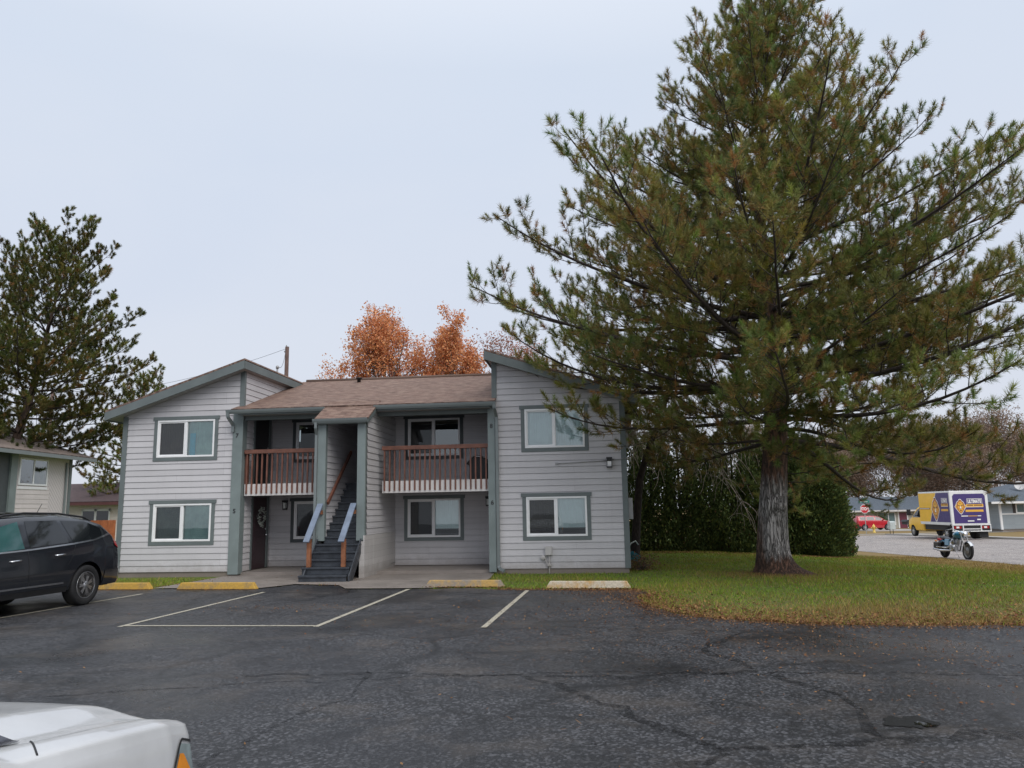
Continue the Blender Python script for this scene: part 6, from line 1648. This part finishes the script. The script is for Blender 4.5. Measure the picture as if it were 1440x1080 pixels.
def far_window(par, x0, x1, y, z0, z1, mull=None, trim=None):
    f = MB(); t = .1
    for a, b, c0, d in ((x0, x1, z0, z0 + t), (x0, x1, z1 - t, z1), (x0, x0 + t, z0 + t, z1 - t), (x1 - t, x1, z0 + t, z1 - t)): f.box(a, b, y - .06, y - .002, c0, d)
    if mull: f.box(mull - .05, mull + .05, y - .06, y - .002, z0 + t, z1 - t)
    w = f.build('window', M['white_vinyl'], par); m = MB(); m.box(x0 + t, x1 - t, y - .03, y - .004, z0 + t, z1 - t); m.build('pane', simple('far_glass', (.12, .18, .19), .08, var=.3, scale=.8), w)
far_window(TH, 49.1, 51.4, wy, .75, 2.4, 50.5); far_window(TH, 58.2, 60.2, wy, .9, 2.4, 59.2); far_window(TH, 70.8, 72.2, wy, .9, 2.3)
m = MB(); m.box(51.9, 52.85, wy - .03, wy - .005, .25, 2.30); d_ = m.build('door', simple('maroon_house_door', (.16, .035, .06), .4), TH)
m = MB(); m.box(51.72, 51.88, wy - .05, wy - .006, .2, 2.42); m.box(52.87, 53.03, wy - .05, wy - .006, .2, 2.42); m.build('door_frame', M['white_vinyl'], d_)
m = MB(); m.box(51.6, 53.6, wy - 1.4, wy - .06, 0, .22); m.build('step', simple('brick_step', (.16, .07, .055), .8), TH)
m = MB()
for x_ in (53.5, 54.1): m.tube([(x_, wy - 1.3, .0), (x_, wy - 1.3, .95), (x_ - .25, wy - .2, 1.15)], .03, 5)
m.build('step_railing', M['black_metal'], TH)
m = MB(); m.box(47.2, 49.3, 94.0, 95.2, .5, .85); m.prism([(47.0, .85), (49.4, .85), (49.0, 1.05), (47.3, 1.05)], 1, 93.9, 95.3); 
tr = empty('dark_trailer', (0, 0, float(tz(50, 94))), 0, 'low dark covered trailer beyond the hood of the red car', 'trailer'); m.build('tub', simple('dark_cover', (.04, .045, .055), .5), tr, fix=True)
for y_ in (94.1, 95.1):
    m = MB(); m.lathe([(.15, -.1), (.3, -.1), (.3, .1), (.15, .1), (.15, -.1)], 16, Matrix.Translation((48.2, y_, .3)) @ Matrix.Rotation(R(90), 4, 'X')); m.build('wheel', M['tyre'], tr)

GH = empty('grey_house', (-1.0, 0, float(tz(48, 70))), 0, 'blue grey single storey house with shuttered window at the right edge', 'house')
gw = siding_mat('blue_grey_wall', (.30, .34, .37)); gy = 70
m = MB(); m.box(44.6, 58, gy, gy + 9, .22, 2.62); m.build('wall', gw, GH)
m = MB(); m.box(44.7, 57.9, gy + .05, gy + 8.9, 0, .22); m.build('foundation', M['foundation'], GH); m = MB(); m.box(47.2, 47.6, gy + .03, gy + .06, .05, .17); m.build('crawl_vent', M['dark_trim'], GH)
m = MB(); m.box(44.55, 44.72, gy - .03, gy + .1, .2, 2.6); m.box(44.72, 58, gy - .04, gy - .004, 1.52, 1.62); m.build('wall_trim', M['white_vinyl'], GH)
uv_roof([(43.4, gy - .8, 2.66), (59, gy - .8, 2.66), (59, gy + 4.5, 4.4), (49.0, gy + 4.5, 4.4)], 'roof', M['shingle_blue'], GH)
uv_roof([(43.4, gy + 9.8, 2.66), (43.4, gy - .8, 2.66), (49.0, gy + 4.5, 4.4), (49.0, gy + 4.5001, 4.4)], 'roof', M['shingle_blue'], GH)
m = MB(); m.box(43.4, 59, gy - .9, gy - .8, 2.50, 2.68); m.build('fascia', M['white_vinyl'], GH)
far_window(GH, 46.0, 47.6, gy, 1.62, 2.52, 46.8); far_window(GH, 49.4, 50.9, gy, 1.62, 2.52, 50.1)
for a in (45.75, 47.65, 49.15, 50.95):
    m = MB(); m.box(a, a + .22, gy - .04, gy - .005, 1.65, 2.5); m.build('shutter', simple('brown_shutter', (.045, .035, .035), .6), GH)
sd_ = empty('satellite_dish', (47.0, gy + 2.2, float(tz(48, 70)) + 3.55), R(-20), 'pale satellite dish on the blue grey roof at the right edge', 'dish')
m = MB(); m.lathe([(0, -.10), (.2, -.08), (.36, -.03), (.45, .03), (.36, -.015), (.2, -.065), (0, -.085)], 20, Matrix.Translation((0, -.1, .55)) @ Matrix.Rotation(R(70), 4, 'X')); m.build('reflector', simple('dish_grey', (.5, .5, .5), .5), sd_)
m = MB(); m.tube([(0, .1, 0), (0, .08, .5)], .03, 6); m.tube([(0, -.05, .25), (0, -.5, .45)], .02, 5); m.build('mount', M['grey_metal'], sd_)
# things lying at the corner of the apartments
tb = empty('plastic_tub', (3.55, 24.2, .0), R(20), 'small turquoise and blue plastic tub lying on the leaves behind the apartment corner', 'tub')
m = MB(); m.lathe([(.0, .02), (.14, .02), (.2, .26), (.215, .27), (.19, .26), (.13, .04), (0, .04)], 16, Matrix.Rotation(R(35), 4, 'Y')); m.build('tub', simple('turquoise_plastic', (.03, .28, .38), .35), tb)
m = MB(); m.tube([(-.1, 0, .3), (.0, -.05, .55), (.2, 0, .62), (.3, .02, .5)], .02, 6); m.build('handle', simple('pale_plastic', (.5, .55, .5), .4), tb)

# ------------------------------------------------------------------ sky, sun, camera
w = bpy.data.worlds.new('World'); scene.world = w; w.use_nodes = True
nt = w.node_tree; n = N(nt); bg = nt.nodes['Background']; out = nt.nodes['World Output']
sunel, sunaz = R(44), R(148)
sk = n('ShaderNodeTexSky', sky_type='NISHITA'); sk.sun_disc = False; sk.sun_elevation = sunel; sk.sun_rotation = sunaz; sk.air_density = 1.2; sk.dust_density = 3.
n.link(sk.outputs[0], bg.inputs[0]); bg.inputs[1].default_value = .06
tc = n('ShaderNodeTexCoord'); sep = n('ShaderNodeSeparateXYZ'); n.link(tc.outputs['Generated'], sep.inputs[0])
# overcast cloud deck: a little brighter high up, with faint soft banks
cl = n.noise(n.coord('Generated', (1.2, 1.2, 3.)), 1.6, 5, .5, .4)
c0 = n.ramp(sep.outputs['Z'], [(.0, (.67, .70, .775)), (.25, (.635, .695, .815)), (.52, (.645, .72, .845)), (.8, (1.0, 1.04, 1.12)), (1., (1.3, 1.33, 1.38))])
c1 = n.mix(n.ramp(cl, [(.35, 0.), (.7, .28)]), c0, (.76, .79, .85))
b2 = n('ShaderNodeBackground'); n.link(c1, b2.inputs[0]); b2.inputs[1].default_value = .88
ad = n('ShaderNodeMixShader'); ad.inputs[0].default_value = .92
n.link(bg.outputs[0], ad.inputs[1]); n.link(b2.outputs[0], ad.inputs[2]); n.link(ad.outputs[0], out.inputs[0])

sl = bpy.data.lights.new('sun', 'SUN'); sl.energy = 1.5; sl.angle = R(40); sl.color = (1, .97, .93)
so = bpy.data.objects.new('sun', sl); col.objects.link(so)
sd = Vector((math.sin(sunaz) * math.cos(sunel), math.cos(sunaz) * math.cos(sunel), math.sin(sunel)))
so.rotation_euler = (-sd).to_track_quat('-Z', 'Y').to_euler(); so.location = (0, -10, 20)

cd = bpy.data.cameras.new('camera'); cam = bpy.data.objects.new('camera', cd); col.objects.link(cam); scene.camera = cam
cd.sensor_width = 36; cd.lens = 27.0; cd.clip_start = .05; cd.clip_end = 2000
p = math.atan(174 / 1080); rl = .018
fw = Vector((0, math.cos(p), math.sin(p))); u0 = Vector((0, -math.sin(p), math.cos(p))); r0 = Vector((1, 0, 0))
rt = r0 * math.cos(rl) - u0 * math.sin(rl); up = u0 * math.cos(rl) + r0 * math.sin(rl)
mtx = Matrix((rt, up, -fw)).transposed().to_4x4(); mtx.translation = (0, 0, 1.7); cam.matrix_world = mtx

scene.view_settings.view_transform = 'Standard'; scene.view_settings.look = 'None'; scene.view_settings.exposure = .32; scene.view_settings.gamma = 1
scene.cycles.max_bounces = 6; scene.cycles.transparent_max_bounces = 12
